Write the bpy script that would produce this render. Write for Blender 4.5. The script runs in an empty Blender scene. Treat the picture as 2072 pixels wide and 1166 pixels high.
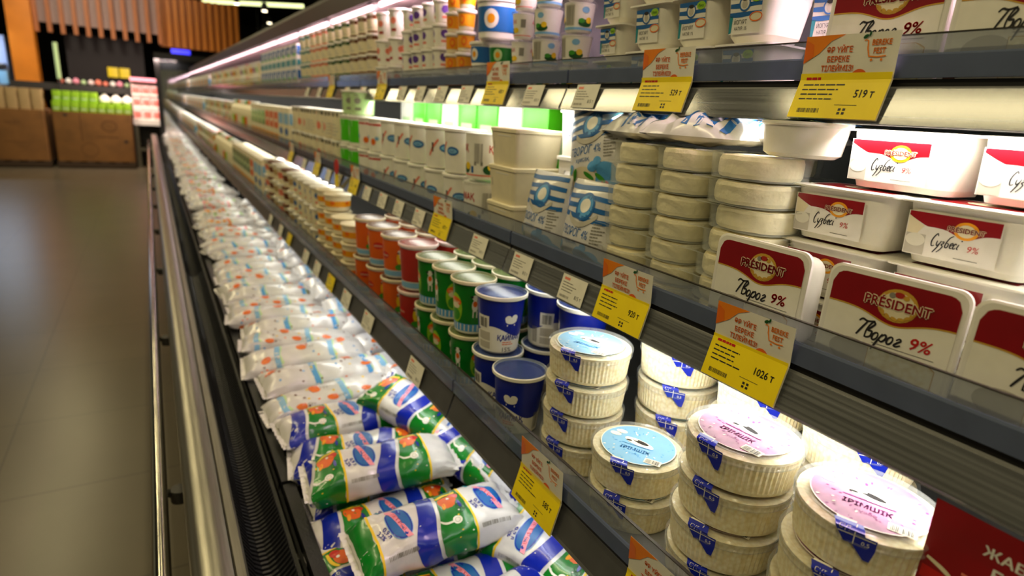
import bpy, math, random
from mathutils import Vector, noise
random.seed(7)
S = bpy.context.scene
COL = S.collection
H = 1.42                       # height of the lens above the floor; z in this script is written relative to it
PI = math.pi

# ------------------------------------------------------------------ camera, world, exposure
def setup_camera():
    f, cx, cy = 1200.0, 1036.0, 583.0
    v = Vector((297 - cx, 181 - cy, f)).normalized()          # direction of the aisle in lens space (x right, y down)
    r = math.radians(4.1)
    d = (-math.sin(r), math.cos(r))
    t = -f * f / ((297 - cx) * d[0] + (181 - cy) * d[1])
    Dn = Vector((d[0] * t, d[1] * t, f)).normalized()
    Zw = -Dn; Yw = v; Xw = Yw.cross(Zw)
    cam = bpy.data.cameras.new('camera')
    cam.sensor_fit = 'HORIZONTAL'; cam.sensor_width = 36.0; cam.lens = 36.0 * f / 2072
    cam.clip_start = 0.02; cam.clip_end = 100
    cam.dof.use_dof = True; cam.dof.focus_distance = 0.70; cam.dof.aperture_fstop = 4.0
    o = bpy.data.objects.new('camera', cam); COL.objects.link(o)
    from mathutils import Matrix
    # columns: camera right, up, back expressed in world axes
    right = Vector((Xw.x, Yw.x, Zw.x)); up = -Vector((Xw.y, Yw.y, Zw.y)); back = -Vector((Xw.z, Yw.z, Zw.z))
    M = Matrix(((right.x, up.x, back.x, 0), (right.y, up.y, back.y, 0), (right.z, up.z, back.z, H), (0, 0, 0, 1)))
    o.matrix_world = M
    S.camera = o
setup_camera()
S.view_settings.view_transform = 'Standard'; S.view_settings.look = 'None'
S.view_settings.gamma = 1; S.view_settings.use_curve_mapping = False
S.view_settings.exposure = 0.0
W = bpy.data.worlds.new('world'); S.world = W; W.use_nodes = True
W.node_tree.nodes['Background'].inputs[0].default_value = (1.0, .89, .54, 1)
W.node_tree.nodes['Background'].inputs[1].default_value = 0.12

def area(name, loc, sx, sy, power, color, rot=(0, 0, 0), spread=None):
    l = bpy.data.lights.new(name, 'AREA'); l.shape = 'RECTANGLE'; l.size = sx; l.size_y = sy
    l.energy = power; l.color = color
    if spread: l.spread = math.radians(spread)
    o = bpy.data.objects.new(name, l); COL.objects.link(o)
    o.location = (loc[0], loc[1], loc[2] + H); o.rotation_euler = rot
    return o
WARM = (1.0, .84, .46); COOL = (1.0, .96, .88); PINK = (1.0, .70, .84)
# ceiling tubes over the aisle
for k, y in enumerate((-1.2, 1.6, 4.4, 7.2, 10.0)):
    area('ceiling_tube_light', (-1.35, y, 2.22), .12, 2.0, 25, WARM, (0, math.radians(-22), 0))
    area('ceiling_tube_light', (.25, y, 2.22), .12, 2.0, 9, WARM)
# led strips under the canopy and under the front of the two upper shelves, one per bay
BAY = [(-.32, .91)] + [(.91 + 1.25 * k, .91 + 1.25 * (k + 1)) for k in range(9)] + [(12.16, 12.9)]
for a, b in BAY:
    m = (a + b) / 2; n = b - a - .06; q = 1 if a < 2 else (.5 if a < 3 else .22)
    area('canopy_led_light', (.70, m, .312), .02, n, 6.2 * n * q, PINK, (0, math.radians(-14), 0))
    area('shelf_led_light', (.648, m, .010), .010, n, 2.2 * n * q, COOL, (0, math.radians(-38), 0))
    if a != .91: area('shelf_led_light', (.556, m if a > 0 else .19, -.281), .010, n if a > 0 else .96, 1.5 * n * q, COOL, (0, math.radians(-34), 0))
    area('shelf_led_light', (.452, m, -.562), .010, n, .65 * n * q, (.93, .95, 1.0), (0, math.radians(-42), 0))
# lamps of the meat counter and the far departments
area('meat_counter_light', (0.0, 12.95, .55), 1.0, .25, 42, (1, .74, .66), (math.radians(25), 0, 0))
area('produce_spot_light', (-1.2, 12.0, 2.1), .4, .4, 60, (1, .9, .72), (math.radians(25), 0, 0))
area('header_spot_light', (-.2, 13.0, 2.1), 2.4, .3, 22, (1, .84, .66), (math.radians(62), 0, 0))
area('freezer_light', (-2.6, 14.4, .9), .8, .3, 25, (.75, .85, 1), (0, 0, 0))

# ------------------------------------------------------------------ materials
def lin(c): 
    c = c / 255.0
    return c / 12.92 if c <= .04045 else ((c + .055) / 1.055) ** 2.4
MATS = {}
def mat(name, rgb, rough=.45, metal=0.0, var=.04, scale=30, bump=0, bscale=60, coat=0, emit=0, sss=0, aniso=None, trans=0, haze=None):
    if name in MATS: return MATS[name]
    m = bpy.data.materials.new(name); m.use_nodes = True; MATS[name] = m
    N = m.node_tree.nodes; L = m.node_tree.links
    B = N['Principled BSDF']
    c = tuple(lin(x) for x in rgb)
    B.inputs['Roughness'].default_value = rough; B.inputs['Metallic'].default_value = metal
    B.inputs['Coat Weight'].default_value = coat; B.inputs['Coat Roughness'].default_value = .12
    tc = N.new('ShaderNodeTexCoord')
    no = N.new('ShaderNodeTexNoise'); no.inputs['Scale'].default_value = scale; no.inputs['Detail'].default_value = 4
    if aniso:
        mp = N.new('ShaderNodeMapping'); mp.inputs['Scale'].default_value = aniso
        L.new(tc.outputs['Object'], mp.inputs[0]); L.new(mp.outputs[0], no.inputs['Vector'])
    else: L.new(tc.outputs['Object'], no.inputs['Vector'])
    rp = N.new('ShaderNodeValToRGB')
    rp.color_ramp.elements[0].position = .3; rp.color_ramp.elements[1].position = .7
    rp.color_ramp.elements[0].color = tuple(max(0, x * (1 - var * 2)) for x in c) + (1,)
    rp.color_ramp.elements[1].color = tuple(min(1, x * (1 + var)) for x in c) + (1,)
    L.new(no.outputs['Fac'], rp.inputs[0]); L.new(rp.outputs[0], B.inputs['Base Color'])
    if sss: B.inputs['Subsurface Weight'].default_value = sss; B.inputs['Subsurface Radius'].default_value = (.012, .01, .007)
    if emit:
        L.new(rp.outputs[0], B.inputs['Emission Color']); B.inputs['Emission Strength'].default_value = emit
    if bump:
        n2 = N.new('ShaderNodeTexNoise'); n2.inputs['Scale'].default_value = bscale; n2.inputs['Detail'].default_value = 3
        L.new(tc.outputs['Object'], n2.inputs['Vector'])
        bp = N.new('ShaderNodeBump'); bp.inputs['Strength'].default_value = bump; bp.inputs['Distance'].default_value = .004
        L.new(n2.outputs['Fac'], bp.inputs['Height']); L.new(bp.outputs[0], B.inputs['Normal'])
    if trans:                       # clear sheet: part see-through, part plastic body
        t = N.new('ShaderNodeBsdfTransparent')
        if haze: t.inputs[0].default_value = tuple(lin(x) for x in haze) + (1,)
        mx = N.new('ShaderNodeMixShader'); mx.inputs[0].default_value = trans
        L.new(B.outputs[0], mx.inputs[1]); L.new(t.outputs[0], mx.inputs[2])
        L.new(mx.outputs[0], N['Material Output'].inputs[0])
    return m
def curd_material():
    m = mat('curd', (252, 242, 208), .5, var=.04, scale=40, sss=.35)
    N = m.node_tree.nodes; L = m.node_tree.links; B = N['Principled BSDF']
    tc = N.new('ShaderNodeTexCoord'); vo = N.new('ShaderNodeTexVoronoi'); vo.inputs['Scale'].default_value = 190; vo.inputs['Randomness'].default_value = 1
    no = N.new('ShaderNodeTexNoise'); no.inputs['Scale'].default_value = 300
    ad = N.new('ShaderNodeMixRGB'); ad.blend_type = 'ADD'; ad.inputs[0].default_value = .004
    L.new(tc.outputs['Object'], ad.inputs[1]); L.new(no.outputs['Color'], ad.inputs[2]); L.new(ad.outputs[0], vo.inputs['Vector'])
    rp = N.new('ShaderNodeValToRGB'); rp.color_ramp.elements[0].position = .25; rp.color_ramp.elements[1].position = .95
    rp.color_ramp.elements[0].color = (lin(252), lin(243), lin(212), 1); rp.color_ramp.elements[1].color = (lin(230), lin(214), lin(164), 1)
    L.new(vo.outputs['Distance'], rp.inputs[0]); L.new(rp.outputs[0], B.inputs['Base Color'])
    bp = N.new('ShaderNodeBump'); bp.inputs['Strength'].default_value = .35; bp.inputs['Distance'].default_value = .002; bp.invert = True
    L.new(vo.outputs['Distance'], bp.inputs['Height']); L.new(bp.outputs[0], B.inputs['Normal'])
    return m
curd_material()
mat('curd_smooth', (244, 232, 190), .5, var=.06, scale=60, bump=.5, bscale=90, sss=.15)
mat('white', (240, 236, 226), .38); mat('white_gloss', (242, 238, 230), .25, coat=.3)
mat('cream', (236, 224, 190), .4); mat('milk', (244, 240, 228), .35, sss=.12)
mat('film', (220, 217, 216), .3, coat=.5, bump=.25, bscale=45)
mat('blue', (10, 32, 146), .35, coat=.3); mat('royal', (10, 34, 165), .3, coat=.4, bump=.2, bscale=45)
mat('sky', (86, 160, 220), .4); mat('pale_blue', (128, 182, 222), .4); mat('cat_blue', (30, 100, 170), .4); mat('teal', (40, 140, 150), .4)
mat('green', (8, 124, 32), .3, coat=.4, var=.12, bump=.2, bscale=45); mat('leaf', (60, 150, 40), .4); mat('dark_green', (10, 80, 30), .4)
mat('lime', (150, 200, 40), .45); mat('bright_green', (80, 200, 20), .4); mat('pale_green', (190, 220, 160), .4)
mat('yellow', (245, 205, 30), .45); mat('gold', (206, 160, 60), .4); mat('amber', (240, 160, 20), .4)
mat('orange', (236, 112, 22), .4, coat=.2); mat('orange_deep', (224, 98, 22), .45); mat('red', (200, 30, 26), .35, coat=.2)
mat('president_red', (150, 10, 24), .3, coat=.5, var=.1, scale=14); mat('brick', (176, 44, 34), .4, coat=.2); mat('salmon', (236, 130, 104), .45)
mat('pink', (240, 150, 170), .45); mat('purple', (140, 70, 124), .35, var=.15, scale=60); mat('violet', (96, 60, 150), .4)
mat('lilac', (176, 126, 160), .35, var=.1, scale=80)
mat('black', (16, 15, 16), .45); mat('ink', (34, 32, 34), .5); mat('grey', (140, 136, 126), .5); mat('pale_grey', (196, 190, 176), .5)
mat('brown', (110, 60, 34), .5); mat('paper', (232, 228, 214), .6); mat('tag_yellow', (255, 224, 0), .45, coat=.25); mat('tag_orange', (242, 134, 12), .5)
mat('black_plastic', (24, 25, 26), .38, bump=.15, bscale=200); mat('steel', (150, 146, 134), .32, metal=.9, var=.1, scale=8, aniso=(40, 1, 40))
mat('chrome', (200, 196, 186), .16, metal=1, var=.03); mat('dark_steel', (66, 62, 54), .4, metal=.6)
mat('case_dark', (48, 46, 44), .5); mat('back_panel', (40, 44, 40), .5); mat('shelf_grey', (120, 120, 116), .45)
mat('canopy_brown', (46, 40, 34), .4); mat('canopy_under', (214, 196, 196), .5)
mat('slate', (116, 127, 156), .18, coat=.5, trans=.48, haze=(170, 180, 202)); mat('clear', (156, 162, 176), .1, trans=.66, coat=.4, haze=(235, 238, 240))
mat('clear_lid', (170, 172, 170), .1, trans=.78, coat=.5); mat('end_clear', (60, 66, 70), .1, trans=.9); mat('clear_shell', (226, 230, 222), .1, trans=.72, coat=.6)
mat('brown_lid', (130, 96, 70), .25, trans=.35, coat=.4, haze=(230, 200, 170)); mat('red_lid', (176, 110, 100), .25, trans=.35, coat=.4, haze=(230, 180, 170))
mat('green_lid', (150, 156, 110), .22, trans=.45, coat=.4, haze=(225, 230, 200)); mat('blue_lid', (120, 140, 180), .12, trans=.72, coat=.5, haze=(220, 228, 245))
mat('rail', (150, 150, 148), .22, coat=.5, var=.2, scale=6, aniso=(60, .6, 60)); mat('rail_dark', (74, 74, 76), .35, coat=.2, var=.08)  # rail: streak noise in the colour paints reflections along it
mat('rail_face', (116, 118, 120), .12, coat=.6, var=.3, scale=5, trans=.35, aniso=(70, .5, 70))  # streaky colour paints reflections on the clear face too
mat('mirror', (190, 190, 190), .04, metal=1, var=.01); mat('led_pink', (255, 214, 222), emit=3); mat('led_white', (255, 250, 236), emit=7); mat('lamp_green', (236, 244, 170), emit=2.2); mat('spot_glow', (255, 236, 200), emit=9)
mat('blue_sign', (60, 60, 255), emit=1.6); mat('floor_none', (90, 84, 66))
mat('cardboard', (136, 92, 42), .75, var=.1, scale=5); mat('cardboard_dark', (104, 66, 28), .8); mat('cardboard_light', (190, 160, 110), .7)
mat('pallet_wood', (70, 52, 34), .8); mat('pillar_orange', (222, 130, 22), .5, var=.06, scale=3)
mat('slat_wood', (168, 98, 44), .55, var=.15, scale=4, aniso=(20, 20, 1)); mat('panel_mauve', (150, 122, 112), .6); mat('wall_dark', (26, 18, 18), .7)
mat('slat_gold', (190, 112, 20), .5, var=.2, scale=4, aniso=(20, 20, .6)); mat('meat', (226, 120, 110), .4, var=.25, scale=40); mat('meat_white', (244, 220, 214), .4)
mat('freezer_blue', (150, 170, 210), .5); mat('ceiling_black', (12, 11, 12), .8)
def floor_material():
    m = bpy.data.materials.new('floor_tiles'); m.use_nodes = True; N = m.node_tree.nodes; L = m.node_tree.links; B = N['Principled BSDF']
    tc = N.new('ShaderNodeTexCoord'); br = N.new('ShaderNodeTexBrick')
    br.offset = 0; br.inputs['Scale'].default_value = 1; br.inputs['Brick Width'].default_value = .6; br.inputs['Row Height'].default_value = .6
    br.inputs['Mortar Size'].default_value = .004; br.inputs['Mortar Smooth'].default_value = .2
    br.inputs['Color1'].default_value = (lin(104), lin(94), lin(74), 1); br.inputs['Color2'].default_value = (lin(101), lin(92), lin(72), 1)
    br.inputs['Mortar'].default_value = (lin(80), lin(72), lin(56), 1)
    no = N.new('ShaderNodeTexNoise'); no.inputs['Scale'].default_value = 2.5; no.inputs['Detail'].default_value = 6
    mx = N.new('ShaderNodeMixRGB'); mx.blend_type = 'MULTIPLY'; mx.inputs[0].default_value = .35
    L.new(tc.outputs['Object'], br.inputs['Vector']); L.new(tc.outputs['Object'], no.inputs['Vector'])
    L.new(br.outputs['Color'], mx.inputs[1]); L.new(no.outputs['Fac'], mx.inputs[2]); L.new(mx.outputs[0], B.inputs['Base Color'])
    B.inputs['Roughness'].default_value = .3
    MATS['floor_tiles'] = m
floor_material()

# ------------------------------------------------------------------ mesh building
class MB:
    def __init__(s): s.v = []; s.f = []; s.mi = []; s.mats = []
    def m(s, name):
        if name not in s.mats: s.mats.append(name)
        return s.mats.index(name)
    def add(s, vs, fs, mt):
        o = len(s.v); s.v += [tuple(p) for p in vs]
        k = s.m(mt)
        for f in fs: s.f.append([i + o for i in f]); s.mi.append(k)
    def box(s, x0, y0, z0, x1, y1, z1, mt):
        v = [(x, y, z) for z in (z0, z1) for y in (y0, y1) for x in (x0, x1)]
        s.add(v, [(0, 2, 3, 1), (4, 5, 7, 6), (0, 1, 5, 4), (2, 6, 7, 3), (0, 4, 6, 2), (1, 3, 7, 5)], mt)
    def prism(s, pts, y0, y1, mt):          # closed x-z outline run along y
        n = len(pts); v = [(x, y0, z) for x, z in pts] + [(x, y1, z) for x, z in pts]
        s.add(v, [tuple(range(n))[::-1], tuple(range(n, 2 * n))] + [(i, (i + 1) % n, n + (i + 1) % n, n + i) for i in range(n)], mt)
    def loft(s, rings, mats, cap0=True, cap1=True):
        n = len(rings[0]); v = [p for r in rings for p in r]
        for k in range(len(rings) - 1):
            mt = mats if isinstance(mats, str) else mats[k]
            s.add(rings[k] + rings[k + 1], [(i, (i + 1) % n, n + (i + 1) % n, n + i) for i in range(n)], mt)
        a = mats if isinstance(mats, str) else mats[0]; b = mats if isinstance(mats, str) else mats[-1]
        if cap0: s.add(rings[0], [tuple(range(n))[::-1]], a)
        if cap1: s.add(rings[-1], [tuple(range(n))], b)
    def lathe(s, prof, mats, n=28, rib=0, nr=0, wob=None, cap0=True, cap1=True, c=(0, 0)):
        rings = []
        for k, (r, z) in enumerate(prof):
            ring = []
            for i in range(n):
                t = 2 * PI * i / n; q = r
                if rib and nr and k in nr: q = r * (1 + rib * (1 if i % 2 else -1))
                if wob: q, zz = wob(r, z, t)
                else: zz = z
                ring.append((c[0] + q * math.cos(t), c[1] + q * math.sin(t), zz))
            rings.append(ring)
        s.loft(rings, mats, cap0, cap1)
    def grid(s, fn, nu, nv, mt):
        v = [fn(i / nu, j / nv) for j in range(nv + 1) for i in range(nu + 1)]
        s.add(v, [(j * (nu + 1) + i, j * (nu + 1) + i + 1, (j + 1) * (nu + 1) + i + 1, (j + 1) * (nu + 1) + i) for j in range(nv) for i in range(nu)], mt)
    def tube(s, pts, r, mt, n=10):
        rings = []
        P = [Vector(p) for p in pts]
        for k, p in enumerate(P):
            d = (P[min(k + 1, len(P) - 1)] - P[max(k - 1, 0)]).normalized()
            a = d.orthogonal().normalized(); b = d.cross(a)
            if rings:                        # keep the ring from twisting
                a0 = (Vector(rings[-1][0]) - P[k - 1]); a = (a0 - d * a0.dot(d)).normalized(); b = d.cross(a)
            rings.append([tuple(p + (a * math.cos(2 * PI * i / n) + b * math.sin(2 * PI * i / n)) * r) for i in range(n)])
        s.loft(rings, mt)
    def art(s, A, fn):
        for v, f, mt, lay in A.items: s.add([fn(u, w, .0002 + .00022 * lay) for u, w in v], f, mt)
    def build(s, name, parent=None, loc=None, smooth=True, ang=40):
        me = bpy.data.meshes.new(name); me.from_pydata(s.v, [], s.f)
        for x in s.mats: me.materials.append(MATS[x])
        me.polygons.foreach_set('material_index', s.mi)
        me.polygons.foreach_set('use_smooth', [smooth] * len(me.polygons))
        me.update()
        if smooth: me.set_sharp_from_angle(angle=math.radians(ang))
        o = bpy.data.objects.new(name, me); COL.objects.link(o)
        if parent: o.parent = parent
        if loc: o.location = (loc[0], loc[1], loc[2] + (0 if parent else H))
        return o

def rr(w, d, r, z, n=4, c=(0, 0)):            # rounded rectangle ring
    out = []
    for q, (sx, sy) in enumerate(((1, 1), (-1, 1), (-1, -1), (1, -1))):
        for i in range(n + 1):
            t = PI / 2 * (q + i / n)
            out.append((c[0] + sx * (w / 2 - r) + r * math.cos(t), c[1] + sy * (d / 2 - r) + r * math.sin(t), z))
    return out

TXT = {}
def text_mesh(st):
    if st in TXT: return TXT[st]
    cu = bpy.data.curves.new('t', 'FONT'); cu.body = st; cu.size = 1; cu.resolution_u = 2; cu.fill_mode = 'FRONT'
    ob = bpy.data.objects.new('t', cu); COL.objects.link(ob)
    bpy.context.view_layer.update()
    me = bpy.data.meshes.new_from_object(ob.evaluated_get(bpy.context.evaluated_depsgraph_get()))
    v = [(p.co.x, p.co.y) for p in me.vertices]; f = [tuple(p.vertices) for p in me.polygons]
    bpy.data.objects.remove(ob); bpy.data.curves.remove(cu); bpy.data.meshes.remove(me)
    if not v: v = [(0, 0), (.1, 0), (0, .1)]; f = [(0, 1, 2)]
    x0 = min(p[0] for p in v); x1 = max(p[0] for p in v)
    TXT[st] = ([(p[0] - x0, p[1]) for p in v], f, x1 - x0)
    return TXT[st]

class Art:
    def __init__(s): s.items = []
    def raw(s, v, f, mt, lay=1): s.items.append((v, f, mt, lay)); return s
    def rect(s, u0, v0, u1, v1, mt, lay=1, nu=1, nv=1):
        v = [(u0 + (u1 - u0) * i / nu, v0 + (v1 - v0) * j / nv) for j in range(nv + 1) for i in range(nu + 1)]
        return s.raw(v, [(j * (nu + 1) + i, j * (nu + 1) + i + 1, (j + 1) * (nu + 1) + i + 1, (j + 1) * (nu + 1) + i) for j in range(nv) for i in range(nu)], mt, lay)
    def strip(s, u0, u1, lo, hi, mt, lay=1, nu=16, nv=1):        # between two curves over u
        v = []
        for j in range(nv + 1):
            for i in range(nu + 1):
                u = u0 + (u1 - u0) * i / nu; a, b = lo(u), hi(u); v.append((u, a + (b - a) * j / nv))
        return s.raw(v, [(j * (nu + 1) + i, j * (nu + 1) + i + 1, (j + 1) * (nu + 1) + i + 1, (j + 1) * (nu + 1) + i) for j in range(nv) for i in range(nu)], mt, lay)
    def vband(s, v0, v1, le, ri, mt, lay=1, nv=24, nu=4):       # between two curves over v
        v = []
        for j in range(nv + 1):
            w = v0 + (v1 - v0) * j / nv; a, b = le(w), ri(w)
            for i in range(nu + 1): v.append((a + (b - a) * i / nu, w))
        return s.raw(v, [(j * (nu + 1) + i, j * (nu + 1) + i + 1, (j + 1) * (nu + 1) + i + 1, (j + 1) * (nu + 1) + i) for j in range(nv) for i in range(nu)], mt, lay)
    def poly(s, pts, mt, lay=1): return s.raw(list(pts), [tuple(range(len(pts)))], mt, lay)
    def ell(s, u, v, a, b, mt, lay=1, n=20, rot=0):
        c, q = math.cos(rot), math.sin(rot); P = [(u, v)]
        for k in (.5, 1):
            for i in range(n):
                x, y = a * k * math.cos(2 * PI * i / n), b * k * math.sin(2 * PI * i / n); P.append((u + x * c - y * q, v + x * q + y * c))
        F = [(0, 1 + i, 1 + (i + 1) % n) for i in range(n)] + [(1 + i, 1 + n + i, 1 + n + (i + 1) % n, 1 + (i + 1) % n) for i in range(n)]
        return s.raw(P, F, mt, lay)
    def ring(s, u, v, a, b, w, mt, lay=1, n=24):
        P = []
        for k in range(2):
            for i in range(n): P.append((u + (a - w * k) * math.cos(2 * PI * i / n), v + (b - w * k) * math.sin(2 * PI * i / n)))
        return s.raw(P, [(i, (i + 1) % n, n + (i + 1) % n, n + i) for i in range(n)], mt, lay)
    def text(s, st, u, v, h, mt, lay=2, al='C', shear=0, sx=1.0, rot=0, bold=0):
        V, F, w = text_mesh(st); k = h / .73; w = w * k * sx
        o = {'C': -w / 2, 'L': 0, 'R': -w}[al]; c, q = math.cos(rot), math.sin(rot); P = []
        for x, y in V:
            a = o + x * k * sx + shear * y * k; b = y * k - h / 2; P.append((u + a * c - b * q, v + a * q + b * c))
        s.raw(P, F, mt, lay)
        if bold:
            for dx, dy in ((bold, 0), (-bold, 0), (0, bold), (0, -bold)): s.raw([(x + dx, y + dy) for x, y in P], F, mt, lay)
        return s
    def stroke(s, pts, w, mt, lay=2, n=5):
        P = [Vector(p) for p in pts]; Q = []
        for k in range(len(P) - 1):
            a, b, c, d = P[max(k - 1, 0)], P[k], P[k + 1], P[min(k + 2, len(P) - 1)]
            for i in range(n):
                t = i / n; Q.append(.5 * ((2 * b) + (c - a) * t + (2 * a - 5 * b + 4 * c - d) * t * t + (3 * b - a - 3 * c + d) * t ** 3))
        Q.append(P[-1]); v = []
        for k, p in enumerate(Q):
            d = (Q[min(k + 1, len(Q) - 1)] - Q[max(k - 1, 0)]).normalized(); nn = Vector((-d.y, d.x)) * w / 2 * (.65 + .35 * math.sin(PI * k / len(Q)))
            v += [tuple(p + nn), tuple(p - nn)]
        return s.raw(v, [(2 * k, 2 * k + 1, 2 * k + 3, 2 * k + 2) for k in range(len(Q) - 1)], mt, lay)
    def script(s, strokes, u, v, w, mt, lay=2, pen=.05, shear=.18, hs=1.0):     # hand lettering drawn in a box of height 1
        for st in strokes: s.stroke([(u + (x + shear * y) * w, v + y * w * hs) for x, y in st], pen * w, mt, lay)
        return s
    def lines(s, u0, u1, v, n, gap, th, mt, lay=2, seed=1):                  # rows of small print
        R = random.Random(seed)
        for k in range(n):
            e = u0 + (u1 - u0) * R.uniform(.6, 1); x = u0
            while x < e:
                q = min(e, x + (u1 - u0) * R.uniform(.1, .25)); s.rect(x, v - k * gap, q, v - k * gap + th, mt, lay); x = q + (u1 - u0) * .025
        return s
    def bars(s, u0, v0, u1, v1, mt, lay=2, n=16, seed=3):
        R = random.Random(seed); x = u0; st = (u1 - u0) / n
        for k in range(n): s.rect(x, v0, x + st * R.uniform(.25, .75), v1, mt, lay); x += st
        return s
def arc(u, v, a, b, t0, t1, n=10): return [(u + a * math.cos(t0 + (t1 - t0) * i / n), v + b * math.sin(t0 + (t1 - t0) * i / n)) for i in range(n + 1)]
TVOROG = [[(0, .8), (.07, .93), (.22, .87), (.42, .95)], [(.24, .88), (.17, .5), (.11, .12)],
  [(.36, .1), (.32, .5), (.38, .88), (.46, .8), (.36, .48), (.48, .45), (.5, .22), (.4, .12), (.34, .2)],
  arc(.62, .28, .07, .18, .5, 6.9), [(.78, .48), (.74, .1), (.7, -.38)], [(.77, .35), (.86, .48), (.92, .32), (.86, .12), (.77, .16)],
  arc(1.04, .28, .07, .18, .5, 6.9), [(1.19, .38), (1.25, .48), (1.31, .4), (1.24, .26), (1.2, .14), (1.27, .1), (1.36, .2)]]
SUZBESI = [[(.17, .78), (.11, .92), (.03, .72), (0, .42), (.07, .14), (.17, .2)], [(.22, .5), (.23, .3), (.28, .2), (.34, .34)], [(.37, .52), (.31, .1), (.22, -.25)],
  [(.41, .46), (.48, .5), (.49, .4), (.43, .3), (.5, .2), (.46, 0), (.37, -.2)], [(.75, .92), (.64, .78), (.58, .45), (.6, .2), (.68, .2), (.69, .4), (.6, .46)],
  [(.78, .3), (.86, .42), (.83, .5), (.77, .4), (.79, .2), (.88, .2)], [(1, .44), (.95, .5), (.9, .35), (.93, .18), (1.01, .24)], [(1.08, .5), (1.06, .25), (1.12, .18)], [(1.12, .68), (1.13, .75)]]

# surfaces that art is laid on (front of a thing looks toward -x; reading direction runs toward -y)
def flat(x, z0=0, lean=0): return lambda u, v, o: (x - o + lean * v, -u, z0 + v)
def cyl(r, z0=0, slope=0, ph=0):
    def fn(u, v, o):
        R = r + slope * v + o; t = u / r + ph
        return (-R * math.cos(t), -R * math.sin(t), z0 + v)
    return fn
def top(z, c=(0, 0)): return lambda u, v, o: (c[0] + v, c[1] - u, z + o)

# ------------------------------------------------------------------ things
def thing(name, label, cat, loc=(0, 0, 0), rz=0, group=None):
    o = bpy.data.objects.new(name, None); COL.objects.link(o); o.empty_display_size = .05
    o.location = (loc[0], loc[1], loc[2] + H); o.rotation_euler = (0, 0, rz)
    o['label'] = label; o['category'] = cat
    if group: o['group'] = group
    return o
def tag(o, label, cat, group=None):
    o['label'] = label; o['category'] = cat
    if group: o['group'] = group
    return o
def struct(o): o['kind'] = 'structure'; return o
KIDS = {}
def kids(o):
    return [c for c in bpy.data.objects if c.parent == o]
def dup(root, loc, rz, label, group, tilt=None):
    if root not in KIDS: KIDS[root] = [(c, kids(c)) for c in kids(root)] if root.type == 'EMPTY' else [(c, []) for c in kids(root)]
    r = root.copy(); COL.objects.link(r); r.location = (loc[0], loc[1], loc[2] + H); r.rotation_euler = tilt + (rz,) if tilt else (0, 0, rz)
    r['label'] = label; r['group'] = group
    for ch, gs in KIDS[root]:
        c = ch.copy(); COL.objects.link(c); c.parent = r
        for g in gs: d = g.copy(); COL.objects.link(d); d.parent = c
    return r
class Kind:
    """one product, built once; every further place is a copy"""
    def __init__(s, make): s.make = make; s.root = None
    def put(s, loc, label, group, rz=0, tilt=None):
        if s.root is None:
            s.root = s.make(); r = s.root
            r.location = (loc[0], loc[1], loc[2] + H); r.rotation_euler = tilt + (rz,) if tilt else (0, 0, rz)
            r['label'] = label; r['group'] = group; return r
        return dup(s.root, loc, rz, label, group, tilt)
ONES = 'zeroth first second third fourth fifth sixth seventh eighth ninth tenth eleventh twelfth thirteenth fourteenth fifteenth sixteenth seventeenth eighteenth nineteenth'.split()
TENS = {2: 'twent', 3: 'thirt', 4: 'fort', 5: 'fift', 6: 'sixt', 7: 'sevent', 8: 'eight'}
def nth(n):
    if n < 20: return ONES[n]
    t, o = divmod(n, 10); s = TENS[t]
    return s + 'ieth' if o == 0 else s + 'y-' + ONES[o]
TIER = {1: ['standing alone'], 2: ['lower', 'upper'], 3: ['bottom', 'middle', 'top'], 4: ['bottom', 'second lowest', 'second highest', 'top'],
        5: ['bottom', 'second lowest', 'middle', 'second highest', 'top'], 6: ['bottom', 'second', 'third', 'fourth', 'fifth', 'top'], 7: ['bottom', 'second', 'third', 'fourth', 'fifth', 'sixth', 'top']}

# ------------------------------------------------------------------ the shop around the case
o = MB(); o.box(-9, -4, -.05, 6, 27, 0, 'floor_none'); fl = o.build('floor', loc=(0, 0, -H), smooth=False); struct(fl)
fl.data.materials[0] = MATS['floor_tiles']
o = MB(); o.box(-9, -4, 2.6, 6, 27, 2.7, 'ceiling_black'); struct(o.build('ceiling', loc=(0, 0, 0), smooth=False))
o = MB(); o.box(-9, 26.5, -H, 6, 26.7, 2.6, 'wall_dark'); struct(o.build('wall_back', loc=(0, 0, 0), smooth=False))
o = MB(); o.box(5.8, -4, -H, 6, 27, 2.6, 'wall_dark'); struct(o.build('wall_right', loc=(0, 0, 0), smooth=False))
o = MB(); o.box(-2.04, 14.4, -H, -1.68, 14.76, 2.6, 'pillar_orange'); struct(o.build('trim_1', loc=(0, 0, 0), smooth=False))
tag(bpy.data.objects['trim_1'], 'tall orange square pillar at the left edge behind the pallets', 'pillar')

# hanging header of mauve panels with wooden slats
t = thing('slatted_header', 'hanging mauve ceiling header with brown wooden slats above the produce', 'header', (-.7, 14.7, .95))
b = MB(); b.box(-1.3, .06, .12, 1.02, .12, 1.62, 'panel_mauve'); b.build('header_panel', t, smooth=False)
for k in range(11):
    b = MB(); x = -.95 + k * .197; b.box(x - .035, -.05, -.06 + .01 * (k % 2), x + .035, .06, 1.62, 'slat_wood'); b.build('slat', t, smooth=False)
t = thing('slatted_wall', 'golden wooden slat wall right of the mauve header', 'slat wall', (.32, 14.75, .86))
b = MB(); b.box(0, .08, 0, 1.5, .14, .95, 'slat_gold'); b.build('backing_board', t, smooth=False)
for k in range(12):
    b = MB(); x = .02 + k * .125; b.box(x, -.02, 0, x + .065, .08, .95, 'slat_gold'); b.build('slat', t, smooth=False)
b = MB(); b.box(-1.3, 15.2, -H, .0, 15.3, .95, 'wall_dark'); struct(b.build('wall_inner', loc=(0, 0, 0), smooth=False))
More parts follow.
